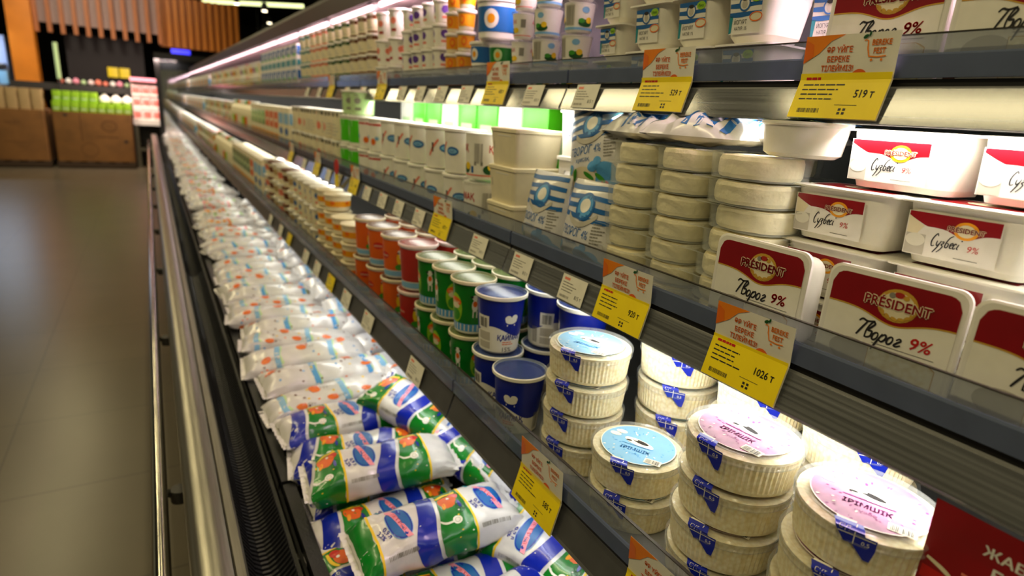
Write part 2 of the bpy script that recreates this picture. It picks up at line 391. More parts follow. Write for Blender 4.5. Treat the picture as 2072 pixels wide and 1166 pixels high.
# blue sign
t = thing('light_sign', 'small glowing blue sign on the golden slat wall', 'sign', (.66, 14.6, .78))
b = MB(); b.loft([rr(.34, .06, .02, -.04), rr(.34, .06, .02, .04)], 'blue_sign'); b.build('glowing_face', t)
b = MB(); b.box(-.18, .031, -.045, .18, .12, .045, 'case_dark'); b.build('housing', t, smooth=False)
# yellow price boards above produce
for k, x in enumerate((-.56, -.36)):
    t = thing('price_board', 'yellow price board on the dark wall, ' + ('left' if k == 0 else 'right') + ' one of two', 'sign', (x, 15.13, .19), 0, 'yellow price boards')
    b = MB(); b.loft([rr(.18, .02, .008, 0), rr(.18, .02, .008, .19)], 'tag_yellow'); b.build('board', t)
    b = MB(); b.tube([(0, .01, .19), (0, .05, .24)], .006, 'case_dark'); b.build('hook', t)
# pale sign pole
t = thing('sign_pole', 'thin pale upright pole beside the orange pillar', 'pole', (-1.36, 14.125, -H))
b = MB(); b.lathe([(.06, 0), (.06, .02), (.03, .04)], 'case_dark'); b.build('foot', t)
b = MB(); b.tube([(0, 0, .03), (0, 0, 1.52)], .018, 'case_dark'); b.build('lower_rod', t)
b = MB(); b.tube([(0, 0, 1.5), (0, 0, 2.12)], .035, 'pale_green'); b.build('upper_sleeve', t)

# freezer cabinet far left
t = thing('upright_freezer', 'pale blue lit upright cabinet left of the orange pillar', 'freezer', (-2.75, 14.9, -H))
b = MB(); b.box(-.7, .1, 0, .55, .5, 2.2, 'freezer_blue'); b.build('body', t, smooth=False)
for k in range(3):
    b = MB(); b.box(-.68, -.2, .95 + .36 * k, .53, .1, .98 + .36 * k, 'shelf_grey'); b.build('shelf', t, smooth=False)
b = MB(); b.box(-.7, -.25, 0, .55, .1, .7, 'freezer_blue'); b.build('base', t, smooth=False)
R = random.Random(5)
for k in range(8):
    b = MB(); mt = ('freezer_blue', 'white', 'ink', 'pale_blue')[k % 4]; w = .11 + .03 * (k % 3)
    b.loft([rr(w, .16, .02, 0), rr(w, .16, .02, .2 + .03 * (k % 2))], mt)
    o = b.build('frozen_carton', loc=(-3.15 + .3 * (k % 4), 14.78, -H + .98 + .36 * (k // 4)))
    tag(o, nth(k % 4 + 1) + ' carton from the left on the ' + ('lower', 'upper')[k // 4] + ' freezer shelf by the orange pillar', 'carton', 'cartons in the upright freezer')

# pallets with bins
def pallet(x, w, lab):
    t = thing('pallet', lab, 'pallet', (x, 13.55, -H))
    for k in range(3):
        b = MB(); y = -.5 + k * .45; b.box(-w / 2, y, .02, w / 2, y + .1, .1, 'pallet_wood'); b.build('runner', t, smooth=False)
    for k in range(6):
        b = MB(); xx = -w / 2 + k * (w - .11) / 5; b.box(xx, -.5, .1, xx + .11, .5, .122, 'pallet_wood'); b.build('deck_board', t, smooth=False)
pallet(-.86, 1.16, 'dark wooden pallet under the right cardboard bin'); pallet(-2.12, 1.2, 'dark wooden pallet under the left cardboard bin')
def bin_(x, w, lab, var):
    t = thing('cardboard_bin', lab, 'cardboard bin', (x, 13.55, -H + .122))
    b = MB(); h = .84
    b.loft([rr(w, 1.0, .03, 0), rr(w, 1.0, .03, h)], 'cardboard'); b.loft([rr(w - .03, .97, .02, h + .001), rr(w - .03, .97, .02, h - .05)], 'cardboard_dark'); b.build('bin_wall', t)
    A = Art()
    if var:
        A.rect(-w * .17, .35, -w * .155, .8, 'cardboard_dark'); A.ell(w * .2, .62, .12, .1, 'cardboard_dark'); A.ell(w * .2, .62, .1, .08, 'cardboard', 2)
        A.ell(-w * .34, .78, .035, .02, 'ink'); A.ell(w * .4, .36, .035, .025, 'ink'); A.rect(w * .02, .42, w * .3, .44, 'cardboard_dark'); A.ring(-w * .08, .2, .13, .12, .012, 'cardboard_dark')
    else:
        A.rect(-w / 2 + .02, .4, -w * .2, .82, 'cardboard_dark'); A.text('FRUIT', w * .12, .62, .06, 'cardboard_dark'); A.rect(0, .3, w * .25, .31, 'cardboard_dark')
    b = MB(); b.art(A, lambda u, v, q: (u, -.5 - q, v)); b.build('printing', t)
A_ = None
def bin_print_note(): pass
bin_(-.86, 1.15, 'brown cardboard bin under the lime green packs', 1); bin_(-2.12, 1.18, 'brown cardboard bin at the left edge under the beige packs', 0)
def lime_pack():
    t = thing('lime_pack', 'x', 'fruit pack')
    b = MB(); b.loft([rr(.12, .2, .03, 0), rr(.126, .21, .03, .09), rr(.124, .2, .03, .17)], 'lime'); b.build('carton', t)
    b = MB(); A = Art(); A.rect(-.04, .03, .04, .1, 'pale_green'); b.art(A, lambda u, v, q: (u, -.103 - q, v)); b.build('label', t)
    return t
K = Kind(lime_pack)
for k in range(9): K.put((-1.36 + k * .129, 13.2, -.459), 'lime green fruit pack, %s from the left in the lower row on the bin' % nth(k + 1), 'lime green fruit packs')
for k in range(5): K.put((-1.34 + k * .129, 13.24, -.287), 'lime green fruit pack, %s from the left in the upper row on the bin' % nth(k + 1), 'lime green fruit packs')
def pale_bag():
    t = thing('white_bag', 'x', 'bag')
    b = MB()
    b.lathe([(.06, 0), (.085, .03), (.08, .08), (.05, .12), (.02, .135)], 'white', 14, wob=lambda r, z, a: (r * (1 + .1 * math.sin(3 * a + z * 40)), z)); b.build('bag_body', t)
    b = MB(); b.lathe([(.02, .135), (.035, .16)], 'film', 10); b.build('twisted_neck', t)
    return t
K = Kind(pale_bag)
for k in range(3): K.put((-.66 + k * .17, 13.24, -.287), 'bright white bag on the lime green packs, %s from the left' % nth(k + 1), 'white bags on the lime packs')
def beige_pack():
    t = thing('beige_pack', 'x', 'fruit pack')
    b = MB(); b.loft([rr(.15, .2, .02, 0), rr(.16, .21, .02, .17)], 'cardboard_light'); b.build('carton', t)
    b = MB(); A = Art(); A.rect(-.05, .09, .05, .15, 'paper'); b.art(A, lambda u, v, q: (u, -.102 - q, v)); b.build('label', t)
    return t
K = Kind(beige_pack)
for r in range(2):
    for k in range(7): K.put((-2.62 + k * .168, 13.2, -.459 + r * .172), 'beige fruit pack on the left bin, %s from the left in the %s row' % (nth(k + 1), TIER[2][r]), 'beige fruit packs')
# produce table behind
t = thing('produce_table', 'dark produce table behind the cardboard bins', 'table', (-1.1, 14.5, -H))
b = MB(); b.box(-1.0, -.3, 1.3, 1.35, .5, 1.42, 'case_dark'); b.build('table_top', t, smooth=False)
for x in (-.9, 1.25):
    b = MB(); b.box(x - .04, -.2, 0, x + .04, .4, 1.3, 'case_dark'); b.build('leg', t, smooth=False)
PK = [('salmon', 'pale pink'), ('white', 'white'), ('pink', 'pink'), ('pale_green', 'pale green'), ('meat_white', 'whitish'), ('salmon', 'rosy')]
for k in range(14):
    b = MB(); r = .045 + .006 * (k % 3)
    b.lathe([(r * .3, 0), (r, r * .6), (r * .95, r * 1.2), (r * .4, r * 1.9), (.008, r * 2)], PK[k % 6][0], 14, wob=lambda r, z, a: (r * (1 + .06 * math.sin(5 * a)), z))
    tag(b.build('vegetable', loc=(-1.36 + k * .115, 14.32, 0.0)), '%s vegetable head on the produce table, %s from the left' % (PK[k % 6][1], nth(k + 1)), 'vegetable', 'vegetables on the far table')
# meat counter
t = thing('meat_counter', 'white meat counter with pinkish light right of the bins', 'meat counter', (.06, 13.3, -H))
b = MB(); b.box(-.32, .1, .78, .16, .9, .84, 'white'); b.prism([(-.32, 0), (.16, 0), (.16, .78), (-.32, .78)], .45, .9, 'case_dark'); b.build('body', t, smooth=False)
b = MB(); b.box(-.32, -.02, .78, .16, .1, .88, 'white_gloss'); b.build('front_lip', t, smooth=False)
b = MB(); b.box(-.32, .1, 0.0, -.25, .45, .78, 'steel'); b.build('leg', t, smooth=False)
b = MB(); b.box(.10, .1, 0.0, .16, .45, .78, 'steel'); b.build('leg', t, smooth=False)
b = MB(); b.box(-.25, .1, .3, .10, .45, .36, 'steel'); b.build('lower_shelf', t, smooth=False)
b = MB(); b.box(-.32, .85, .84, .16, .9, 1.62, 'meat_white'); b.build('back_panel', t, smooth=False)
b = MB(); b.box(-.32, .45, 1.56, .16, .9, 1.62, 'pink'); b.build('canopy', t, smooth=False)
for k in range(3):
    b = MB(); b.box(-.31, .16 + .2 * k, .86 + .22 * k, .15, .36 + .2 * k, .885 + .22 * k, 'white'); b.build('step_shelf', t, smooth=False)
def meat_pack():
    t = thing('meat_pack', 'x', 'meat pack')
    b = MB(); b.loft([rr(.13, .05, .015, 0), rr(.145, .06, .015, .16)], 'meat_white'); b.build('foam_tray', t)
    b = MB(); b.grid(lambda i, j: (-.055 + .11 * i, -.031 - .012 * math.sin(PI * i) * math.sin(PI * j), .015 + .12 * j), 6, 6, 'meat'); b.build('meat_slice', t)
    return t
K = Kind(meat_pack)
for r in range(3):
    for k in range(3): K.put((-.18 + k * .155, 13.52 + .2 * r, -H + .885 + .22 * r), 'pink meat pack, %s from the left on the %s step' % (nth(k + 1), TIER[3][r]), 'meat packs on the counter')
# ceiling lamps that show
t = thing('linear_lamp', 'long pale green tube lamp on the black ceiling', 'lamp', (2.45, 17.9, 2.3))
def rot_pts(a, b): return [a, b]
b = MB(); b.tube([(-1.0, .8, 0), (1.15, -.9, 0)], .045, 'lamp_green'); b.build('tube', t)
b = MB(); b.tube([(-.9, .72, .06), (1.05, -.82, .06)], .03, 'case_dark'); b.build('housing', t)
for s in (-.6, .7):
    b = MB(); b.tube([(s, -.8 * s, .06), (s, -.8 * s, .3)], .006, 'case_dark'); b.build('hanger', t)
for k, (x, y, z) in enumerate(((3.3, 20.2, 2.15), (3.05, 19.6, 1.86), (2.0, 16.6, 2.1), (3.2, 20.0, 1.74), (2.9, 19.7, 1.45), (2.55, 16.2, 1.98), (.81, 20.0, .45))):
    t = thing('spotlight', 'ceiling spotlight beyond the case canopy, %s of the bright spots' % nth(k + 1), 'spotlight', (x, y, z), 0, 'spotlights under the black ceiling')
    b = MB(); b.lathe([(.055, -.01), (.07, .12), (.05, .16)], 'case_dark', 16); b.build('housing', t)
    b = MB(); b.lathe([(.002, -.03), (.05, -.025), (.055, -.008)], 'spot_glow', 16); b.build('lens', t)
    b = MB(); b.tube([(0, 0, .15), (0, 0, 2.6 - z)], .012, 'case_dark', 6); b.build('stem', t)

# ------------------------------------------------------------------ the refrigerated case
Y0, Y1 = -.32, 12.92
case = thing('dairy_case', 'long open refrigerated dairy case running down the right side', 'refrigerated case', (0, 0, -H))
def cz(z): return z + H
def runpart(name, pts, mt, par=case, y0=Y0, y1=Y1, smooth=False):
    b = MB(); b.prism([(x, cz(z)) for x, z in pts], y0, y1, mt); return b.build(name, par, smooth=smooth)
runpart('back_panel', [(1.08, -1.0), (1.16, -1.0), (1.16, .47), (1.08, .47)], 'back_panel')
runpart('canopy', [(.70, .352), (1.08, .37), (1.08, .47), (.76, .47), (.70, .42)], 'canopy_brown')
runpart('canopy_underside', [(.715, .340), (1.08, .352), (1.08, .368), (.715, .35)], 'canopy_under')
runpart('deck', [(.16, -.87), (1.08, -.87), (1.08, -.845), (.16, -.845)], 'case_dark')
runpart('base', [(.05, -H + .0), (1.16, -H), (1.16, -1.0), (1.08, -.87), (.16, -.87), (.05, -.95)], 'case_dark')
runpart('front_panel', [(-.005, -1.30), (.05, -1.30), (.05, -.80), (-.005, -.80)], 'dark_steel')
# bumper nosing with a bright flat top and a bevelled inner strip
runpart('bumper_nose', [(-.006, -.86), (.058, -.86), (.058, -.772), (.045, -.766), (.012, -.768), (-.002, -.778), (-.006, -.79)], 'steel', smooth=True)
runpart('inner_strip', [(.059, -.86), (.080, -.86), (.080, -.776), (.076, -.772), (.062, -.771), (.059, -.776)], 'steel')
# air return grille: rows of black fins over a trough
g = MB(); g.prism([(.081, cz(-.86)), (.156, cz(-.86)), (.156, cz(-.845)), (.081, cz(-.845))], Y0, Y1, 'black'); gr = g.build('air_grille', case, smooth=False)
f = MB(); y = Y0; rows = []
n = 6; P = [(.082 + .073 * i / n, cz(-.785 - .034 * math.sin(PI * (i / n) ** .8))) for i in range(n + 1)]
while y < Y1:
    st = .0125 if y < 3 else (.03 if y < 8 else .2)
    for yy, dz in ((y, -.012), (y, 0), (y + .0045, .001), (y + .0045, -.012)): rows.append([(x, yy, z + dz) for x, z in P])
    y += st
V = [p for r in rows for p in r]; m_ = n + 1
f.add(V, [(k * m_ + i, k * m_ + i + 1, (k + 1) * m_ + i + 1, (k + 1) * m_ + i) for k in range(len(rows) - 1) for i in range(n)], 'black_plastic')
f.build('fins', gr, smooth=False)
runpart('grille_edge', [(.155, -.86), (.163, -.86), (.163, -.792), (.155, -.792)], 'black_plastic')
# chrome guard rail on brackets
b = MB(); b.tube([(-.052, Y0, cz(-.86)), (-.052, Y1, cz(-.86))], .0165, 'chrome', 14); gr = b.build('guard_rail', case)
for k in range(12):
    b = MB(); y = .35 + k * 1.02; b.tube([(-.052, y, cz(-.868)), (-.02, y, cz(-.885)), (.0, y, cz(-.885))], .009, 'case_dark', 8); b.lathe([(.02, cz(-.9)), (.02, cz(-.87))], 'case_dark', 12, c=(-.012, y)); b.build('rail_bracket', gr)
# canopy light tubes
for k, (a, c) in enumerate(BAY):
    b = MB(); n = (c - a) / 2
    for q in range(2): b.tube([(.70, a + n * q + .05, cz(.328)), (.70, a + n * (q + 1) - .05, cz(.328))], .009, 'led_pink', 8); b.box(.712, a + n * q + .1, cz(.325), .72, a + n * q + .14, cz(.345), 'case_dark')
    b.build('light_tube', case)
# end frame with glass
b = MB(); b.box(.155, 12.92, cz(-1.0), .235, 12.99, cz(.64), 'black'); b.box(.235, 12.92, cz(.54), 1.16, 12.99, cz(.64), 'black'); b.box(.235, 12.94, cz(-1.0), 1.16, 12.99, cz(-.84), 'black')
ef = b.build('end_frame', case, smooth=False)
b = MB(); b.box(.235, 12.95, cz(.36), 1.16, 12.96, cz(.54), 'end_clear'); b.build('end_glass', ef, smooth=False)
b = MB(); b.box(.235, 12.945, cz(-.84), 1.08, 12.955, cz(.36), 'mirror'); b.build('mirrored_end_panel', ef, smooth=False)

# shelves
def shelf(name, label, xf, zg, xb, zb, zfence, zmid, zs, dark, xback=1.06):
    t = thing('case_shelf', label, 'shelf', (xf, 0, zs))
    def P(x, z): return (x - xf, z - zs)
    def part(nm, pts, mt, y0, y1, par=t, smooth=False):
        q = MB(); q.prism([P(*p) for p in pts], y0, y1, mt); return q.build(nm, par, smooth=smooth)
    part('shelf_board', [(xf + .006, zs), (xback, zs), (xback, zs - .022), (xf + .006, zs - .022)], 'shelf_grey', Y0, Y1)
    part('led_strip', [(xf + .018, zb + .006), (xf + .034, zb + .006), (xf + .034, zb + .012), (xf + .018, zb + .012)], 'led_white', Y0 + .02, Y1 - .02)
    for a, c in BAY:
        n = 1 if a < 0 else 2
        y0, y1 = a + .003, c - .003
        part('dark_gap_strip', [(xf + .001, zg + .003), (xf + .006, zg + .003), (xf + .006, zg - .005), (xf + .001, zg - .005)], 'black', y0, y1)
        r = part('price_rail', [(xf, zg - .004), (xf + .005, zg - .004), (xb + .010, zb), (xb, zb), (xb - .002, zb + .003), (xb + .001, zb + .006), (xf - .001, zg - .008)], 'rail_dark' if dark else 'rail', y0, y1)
        e = Vector((xb - xf, 0, zb - zg)).normalized(); nn = Vector((e.z, 0, -e.x)) * .0
        part('clear_rail_face', [(xf - .0030, zg - .006), (xf - .0022, zg - .006), (xb - .0036, zb + .001), (xb - .0044, zb + .001)], 'rail_face', y0, y1, r) if not dark else None
        fl_ = part('clear_riser', [(xf + .0015, zg + .004), (xf + .005, zg + .004), (xf + .005, zfence), (xf + .0015, zfence)], 'clear', y0, y1)
        part('tinted_lower_band', [(xf - .003, zg + .004), (xf + .0012, zg + .004), (xf + .0012, zmid), (xf - .001, zmid), (xf - .003, zmid - .002)], 'slate', y0, y1, fl_)
        part('edge_strip', [(xf + .0012, zfence), (xf + .0053, zfence), (xf + .0053, zfence + .0012), (xf + .0012, zfence + .0012)], 'dark_steel', y0, y1, fl_)
    return t
ZT, Z2, Z3 = .045, -.24, -.52
shelf('top', 'top case shelf with blurred white yoghurts and clear front riser', .645, .058, .632, .016, .102, .0845, ZT, False)
shelf('mid', 'middle case shelf with a price rail above the blue pots', .55, -.228, .537, -.275, -.181, -.201, Z2, False)
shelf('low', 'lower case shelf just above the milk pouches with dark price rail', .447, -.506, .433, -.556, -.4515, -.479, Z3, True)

# black slotted pouch trays along the deck
TR = [(-.30, .46)] + [(.47 + .68 * k, .47 + .68 * (k + 1) - .012) for k in range(18)]
def tray_mesh(n):
    t = thing('pouch_tray', 'x', 'tray')
    b = MB(); b.box(.0, 0, 0, .80, n, .006, 'black_plastic'); b.build('tray_floor', t, smooth=False)
    b = MB(); b.prism([(.002, 0), (.008, 0), (.014, .066), (.03, .07), (.03, .076), (.006, .076)], 0, n, 'black_plastic'); b.build('front_wall', t, smooth=False)
    b = MB(); ny = int(n / .0375) * 2 + 1; ys = [n * k / ny for k in range(ny + 1)]; zz = [.002, .014, .06, .074]
    V = [(-.002 if 0 < j < 3 else 0, yy, zz[j]) for yy in ys for j in range(4)]
    for k in range(ny):
        for j in range(3): b.add([V[4 * k + j], V[4 * k + j + 1], V[4 * k + j + 5], V[4 * k + j + 4]], [(0, 1, 2, 3)], 'black' if j == 1 and k % 2 else 'black_plastic')
    b.build('slotted_face', t, smooth=False)
    b = MB(); b.loft([rr(.8, .008, .003, .006, c=(.4, .004)), rr(.8, .008, .003, .05, c=(.4, .004))], 'black_plastic'); b.build('side_wall', t, smooth=False)
    b = MB(); b.loft([rr(.8, .008, .003, .006, c=(.4, n - .004)), rr(.8, .008, .003, .05, c=(.4, n - .004))], 'black_plastic'); b.build('side_wall', t, smooth=False)
    return t
KT = None
for k, (a, c) in enumerate(TR):
    if k == 0: t = tray_mesh(c - a); t.location = (.168, a, -.845 + H); t['group'] = 'black trays of milk pouches'
    elif k == 1: KT = t = tray_mesh(c - a); t.location = (.168, a, -.845 + H); t['group'] = 'black trays of milk pouches'
    else: t = dup(KT, (.168, a, -.845), 0, 'x', 'black trays of milk pouches')
    t['label'] = 'black plastic pouch tray on the case deck, %s from the near end' % nth(k + 1)
    t['category'] = 'tray'

# ------------------------------------------------------------------ products
# --- flat tvorog tub standing on its side, printed film toward the aisle
def president_logo(A, u, v, s, lay=3):
    A.ell(u, v, .38 * s, .34 * s, 'gold', lay); A.ell(u, v, .32 * s, .27 * s, 'cream', lay + 1)
    A.ell(u, v + .22 * s, .10 * s, .06 * s, 'brick', lay + 2); A.ell(u - .13 * s, v + .19 * s, .06 * s, .06 * s, 'grey', lay + 2); A.ell(u + .13 * s, v + .19 * s, .06 * s, .05 * s, 'gold', lay + 2)
    for k in range(7):
        a = math.radians(200 + k * 23); A.ell(u + .33 * s * math.cos(a), v + .27 * s * math.sin(a), .07 * s, .035 * s, 'gold', lay + 2, 8, a + 1.2)
    A.text('PRÉSIDENT', u, v + .02 * s, .20 * s, 'cream', lay + 3, sx=.92, bold=.024 * s); A.text('PRÉSIDENT', u, v + .02 * s, .20 * s, 'president_red', lay + 4, sx=.92, bold=.006 * s)
def tvorog_tub():
    t = thing('tvorog_tub', 'x', 'cheese tub')
    w, h = .122, .124
    b = MB(); fw = []
    def ring(wd, hd, r, x): return [(x, p[0], h / 2 + p[1]) for p in rr(wd, hd, r, 0, 5)]
    b.loft([ring(w - .03, h - .03, .014, .052), ring(w - .024, h - .024, .016, .048), ring(w - .012, h - .012, .014, .006), ring(w, h, .012, .004), ring(w, h, .012, 0), ring(w - .004, h - .004, .012, -.0008)], 'white_gloss'); b.build('tub_body', t)
    A = Art(); a, c = -.0555, .0555
    g = lambda u: .0255 - .010 * math.exp(-((u - .006) / .024) ** 2)
    def topv(u):
        d = max(0, abs(u) - (.0555 - .012)); return .0435 + math.sqrt(max(0, .012 ** 2 - d * d))
    A.strip(a, c, lambda u: -.0555, topv, 'milk', 1, 24)
    A.strip(a, c, g, topv, 'president_red', 2, 30); A.strip(a, c, lambda u: g(u) - .0014, g, 'gold', 2, 30)
    president_logo(A, .006, .0345, .046)
    A.script(TVOROG, -.0275, -.0050, .0315, 'ink', 3, .062, hs=.66); A.text('9%', .0315, .0045, .0115, 'red', 3, shear=.15, bold=.0003)
    A.rect(-.008, -.0062, .045, -.0056, 'grey', 3)
    A.strip(-.010, .048, lambda u: -.0455, lambda u: -.0095 - .005 * max(0, (u - .040) / .008), 'gold', 2, 12); A.strip(-.0093, .0473, lambda u: -.0448, lambda u: -.0102 - .005 * max(0, (u - .039) / .008), 'curd', 3, 12)
    A.ell(-.026, -.020, .020, .013, 'pale_grey', 2); A.poly([(-.0555, -.0555), (-.036, -.0555), (-.0545, -.030)], 'brown', 3)
    b = MB(); b.art(A, lambda u, v, o: (-.0008 - o, -u, h / 2 + v)); b.build('lid_film', t)
    return t
KP = Kind(tvorog_tub)
G = 'tvorog tubs with red printed film'
for k, (y, l) in enumerate(((.414, 'leftmost of three tvorog tubs standing at the front of the middle shelf'), (.269, 'middle one of three tvorog tubs standing at the front of the middle shelf'), (.143, 'rightmost tvorog tub standing at the front of the middle shelf, cut by the frame'))):
    KP.put((.578, y, Z2), l, G, (0, .07, .04)[k])
for k, (y, l) in enumerate(((.386, 'left tvorog tub on the top shelf beside the striped yoghurt tubs'), (.260, 'right tvorog tub on the top shelf at the corner of the frame'))):
    KP.put((.664, y, ZT), l, G)

# --- curd tub with flange lid, red label on its front
def suz_tub():
    t = thing('curd_tub', 'x', 'curd tub')
    w, d, h = .112, .085, .0605
    b = MB(); b.loft([rr(w * 0 + d - .016, w - .016, .012, 0), rr(d - .012, w - .012, .014, .006), rr(d, w, .012, h - .004), rr(d, w, .012, h - .002)], 'milk'); b.build('tub_body', t)
    b = MB(); b.loft([rr(d + .010, w + .012, .008, h - .0025), rr(d + .010, w + .012, .008, h - .0008), rr(d - .004, w - .004, .012, h)], 'white'); b.build('flange_lid', t)
    A = Art(); A.rect(-.040, -.022, .040, .021, 'white_gloss', 1)
    lo = lambda u: .0075 - .007 * math.exp(-((u - .012) / .012) ** 2) + (.008 * max(0, (-.022 - u) / .016))
    A.strip(-.039, .039, lo, lambda u: .0205, 'president_red', 2, 26)
    A.poly([(-.039, .0165), (-.024, .0075), (-.03, -.002), (-.039, -.001)], 'cream', 2); A.rect(-.039, -.021, -.021, -.001, 'pale_grey', 2); A.ell(-.030, -.007, .009, .0065, 'paper', 3)
    A.ell(.012, .0085, .0105, .0085, 'amber', 3); A.ell(.012, .0085, .0075, .006, 'cream', 4)
    A.text('PRÉSIDENT', .012, .009, .0046, 'cream', 5, bold=.0006); A.text('PRÉSIDENT', .012, .009, .0046, 'president_red', 6, bold=.0001)
    A.script(SUZBESI, -.0165, -.0125, .0215, 'ink', 3, .055, hs=.75); A.text('9%', .020, -.0072, .0062, 'red', 3, shear=.15); A.rect(.006, -.0185, .026, -.0178, 'grey', 3)
    sl = .006 / h
    b = MB(); b.art(A, lambda u, v, o: (-d / 2 + .0035 - sl * (v + .024) - o, .012 - u, .029 + v)); b.build('front_label', t)
    b = MB(); A = Art(); A.rect(-.045, -.03, .045, .03, 'president_red', 1); A.ell(0, 0, .022, .018, 'cream', 2); A.text('PRÉSIDENT', 0, 0, .009, 'president_red', 3); b.art(A, top(h)); b.build('lid_print', t)
    return t
KS = Kind(suz_tub); G = 'white curd tubs with red front label'
for r in range(4):
    for c, y in enumerate((.376, .252) if r < 3 else (.334, .210)):
        KS.put((.686 + (.016 if r == 3 else 0), y, Z2 + .0640 * r), 'white curd tub, %s in the %s stack behind the tvorog tubs' % (TIER[4][r], ('left', 'right')[c]), G)

# --- round cheeses in clear shells, three stacks
def cheese_pack(r):
    def mk():
        t = thing('cheese_pack', 'x', 'cheese')
        h = .0300
        def wob(q, z, a): return q * (1 + .012 * noise.noise((math.cos(a) * 2, math.sin(a) * 2, z * 90))), z + .001 * noise.noise((math.cos(a) * 3, math.sin(a) * 3, 5))
        b = MB(); b.lathe([(r * .6, .0015), (r * .95, .0025), (r * .995, .007), (r, .015), (r * .995, .023), (r * .95, h - .002), (r * .5, h - .001)], 'curd_smooth', 30, wob=wob); b.build('cheese', t)
        s = 2 * r + .008
        b = MB(); b.loft([rr(s - .006, s - .006, r * .7, .0008), rr(s - .003, s - .003, r * .7, h - .002), rr(s + .012, s + .012, .012, h), rr(s + .012, s + .012, .012, h + .0012)], 'clear_shell', cap0=True, cap1=False); b.build('clear_shell', t)
        return t
    return mk
KA = Kind(cheese_pack(.040)); KC = Kind(cheese_pack(.049)); G = 'round white cheeses in clear shells'
R = random.Random(4)
for n, (x, y, K, nl, nm) in enumerate(((.628, .676, KA, 7, 'left'), (.628, .583, KA, 7, 'middle'), (.641, .480, KC, 7, 'right'))):
    for k in range(nl): K.put((x + R.uniform(-.004, .004), y + R.uniform(-.004, .004), Z2 + .0308 * k), 'round white cheese, %s of the %s clear stack' % (TIER[nl][k], nm), G, R.uniform(-.05, .05))
# round white tub with blue striped film on the right stack
t = thing('striped_lid_tub', 'bright white tub with blue striped film lid on the right cheese stack', 'cheese tub', (.652, .440, Z2 + .0308 * 7 + .001))
b = MB(); b.lathe([(.036, 0), (.042, .004), (.046, .034), (.049, .036), (.049, .039)], 'milk', 32); b.build('tub_body', t)
A = Art(); A.ell(0, 0, .049, .049, 'pale_green', 1, 28)
for k in range(-2, 4): A.strip(-.042, .042, lambda u, k=k: k * .013 - .003 + .1 * u - 2 * u * u, lambda u, k=k: k * .013 + .003 + .1 * u - 2 * u * u, 'cat_blue', 2, 10)
b = MB(); b.art(A, lambda u, v, o: (v * .98, -u, .039 + o + .002 * math.sin(u * 90))); b.build('film_lid', t)

# --- pillow packs with blue stripes lying on the cheeses
def pillow_fn(L, Wd, T, seed, crk=.004):
    def P(u, v, o):
        a, c = u / L * 2, v / Wd * 2
        e = max(0, 1 - abs(a) ** 2.6) ** .55 * max(0, 1 - abs(c) ** 2.6) ** .55
        z = T / 2 * e
        z += crk * e ** .5 * noise.noise((u * 45 + seed, v * 45, seed))
        return (u + .003 * noise.noise((u * 20, v * 20, seed + 3)), v, z + o)
    return P
def stripe_art(L, Wd, dirn=0):
    A = Art()
    for k in range(4):
        u0 = -L * .42 + k * L * .13
        if dirn: A.vband(-Wd * .46, Wd * .46, lambda w, u0=u0: u0 + .1 * w, lambda w, u0=u0: u0 + L * .065 + .1 * w, 'cat_blue', 1, 14, 2)
        else: A.vband(-Wd * .46, Wd * .46, lambda w, u0=u0: u0, lambda w, u0=u0: u0 + L * .065, 'cat_blue', 1, 14, 2)
    A.ell(L * .16, 0, L * .12, L * .12, 'pale_blue', 2); A.ring(L * .16, 0, L * .12, L * .12, .004, 'cat_blue', 3)
    A.rect(L * .33, -Wd * .4, L * .44, Wd * .4, 'teal', 1, 4, 8)
    return A
def pillow(seed):
    def mk():
        t = thing('curd_pillow_pack', 'x', 'cheese pack')
        L, Wd, T = .15, .115, .062; P = pillow_fn(L, Wd, T, seed, .016)
        b = MB(); f = lambda i, j: P((i - .5) * L, (j - .5) * Wd, 0); b.grid(f, 26, 20, 'film'); b.grid(lambda i, j: (f(i, j)[0], f(i, j)[1], -.3 * f(i, j)[2]), 26, 20, 'film'); b.build('film_bag', t)
        b = MB(); b.art(stripe_art(L, Wd, 1), P); b.build('print', t)
        return t
    return mk
for k, (x, y, z, rz, l) in enumerate(((.665, .700, -.008, 1.3, 'crumpled blue striped curd pack on the left cheese stack'), (.66, .590, -.006, 1.75, 'crumpled blue striped curd pack on the middle cheese stack'), (.73, .53, -.002, 1.4, 'crumpled blue striped curd pack behind the right cheese stack'))):
    K = Kind(pillow(k + 1.3)); K.put((x, y, z - .004), l, 'blue striped curd packs on the cheeses', rz)
K = Kind(cheese_pack(.045))
for k in range(7): K.put((.76, .54, Z2 + .0308 * k), 'round white cheese, %s of the stack behind the right one' % TIER[7][k], 'round white cheeses in clear shells')

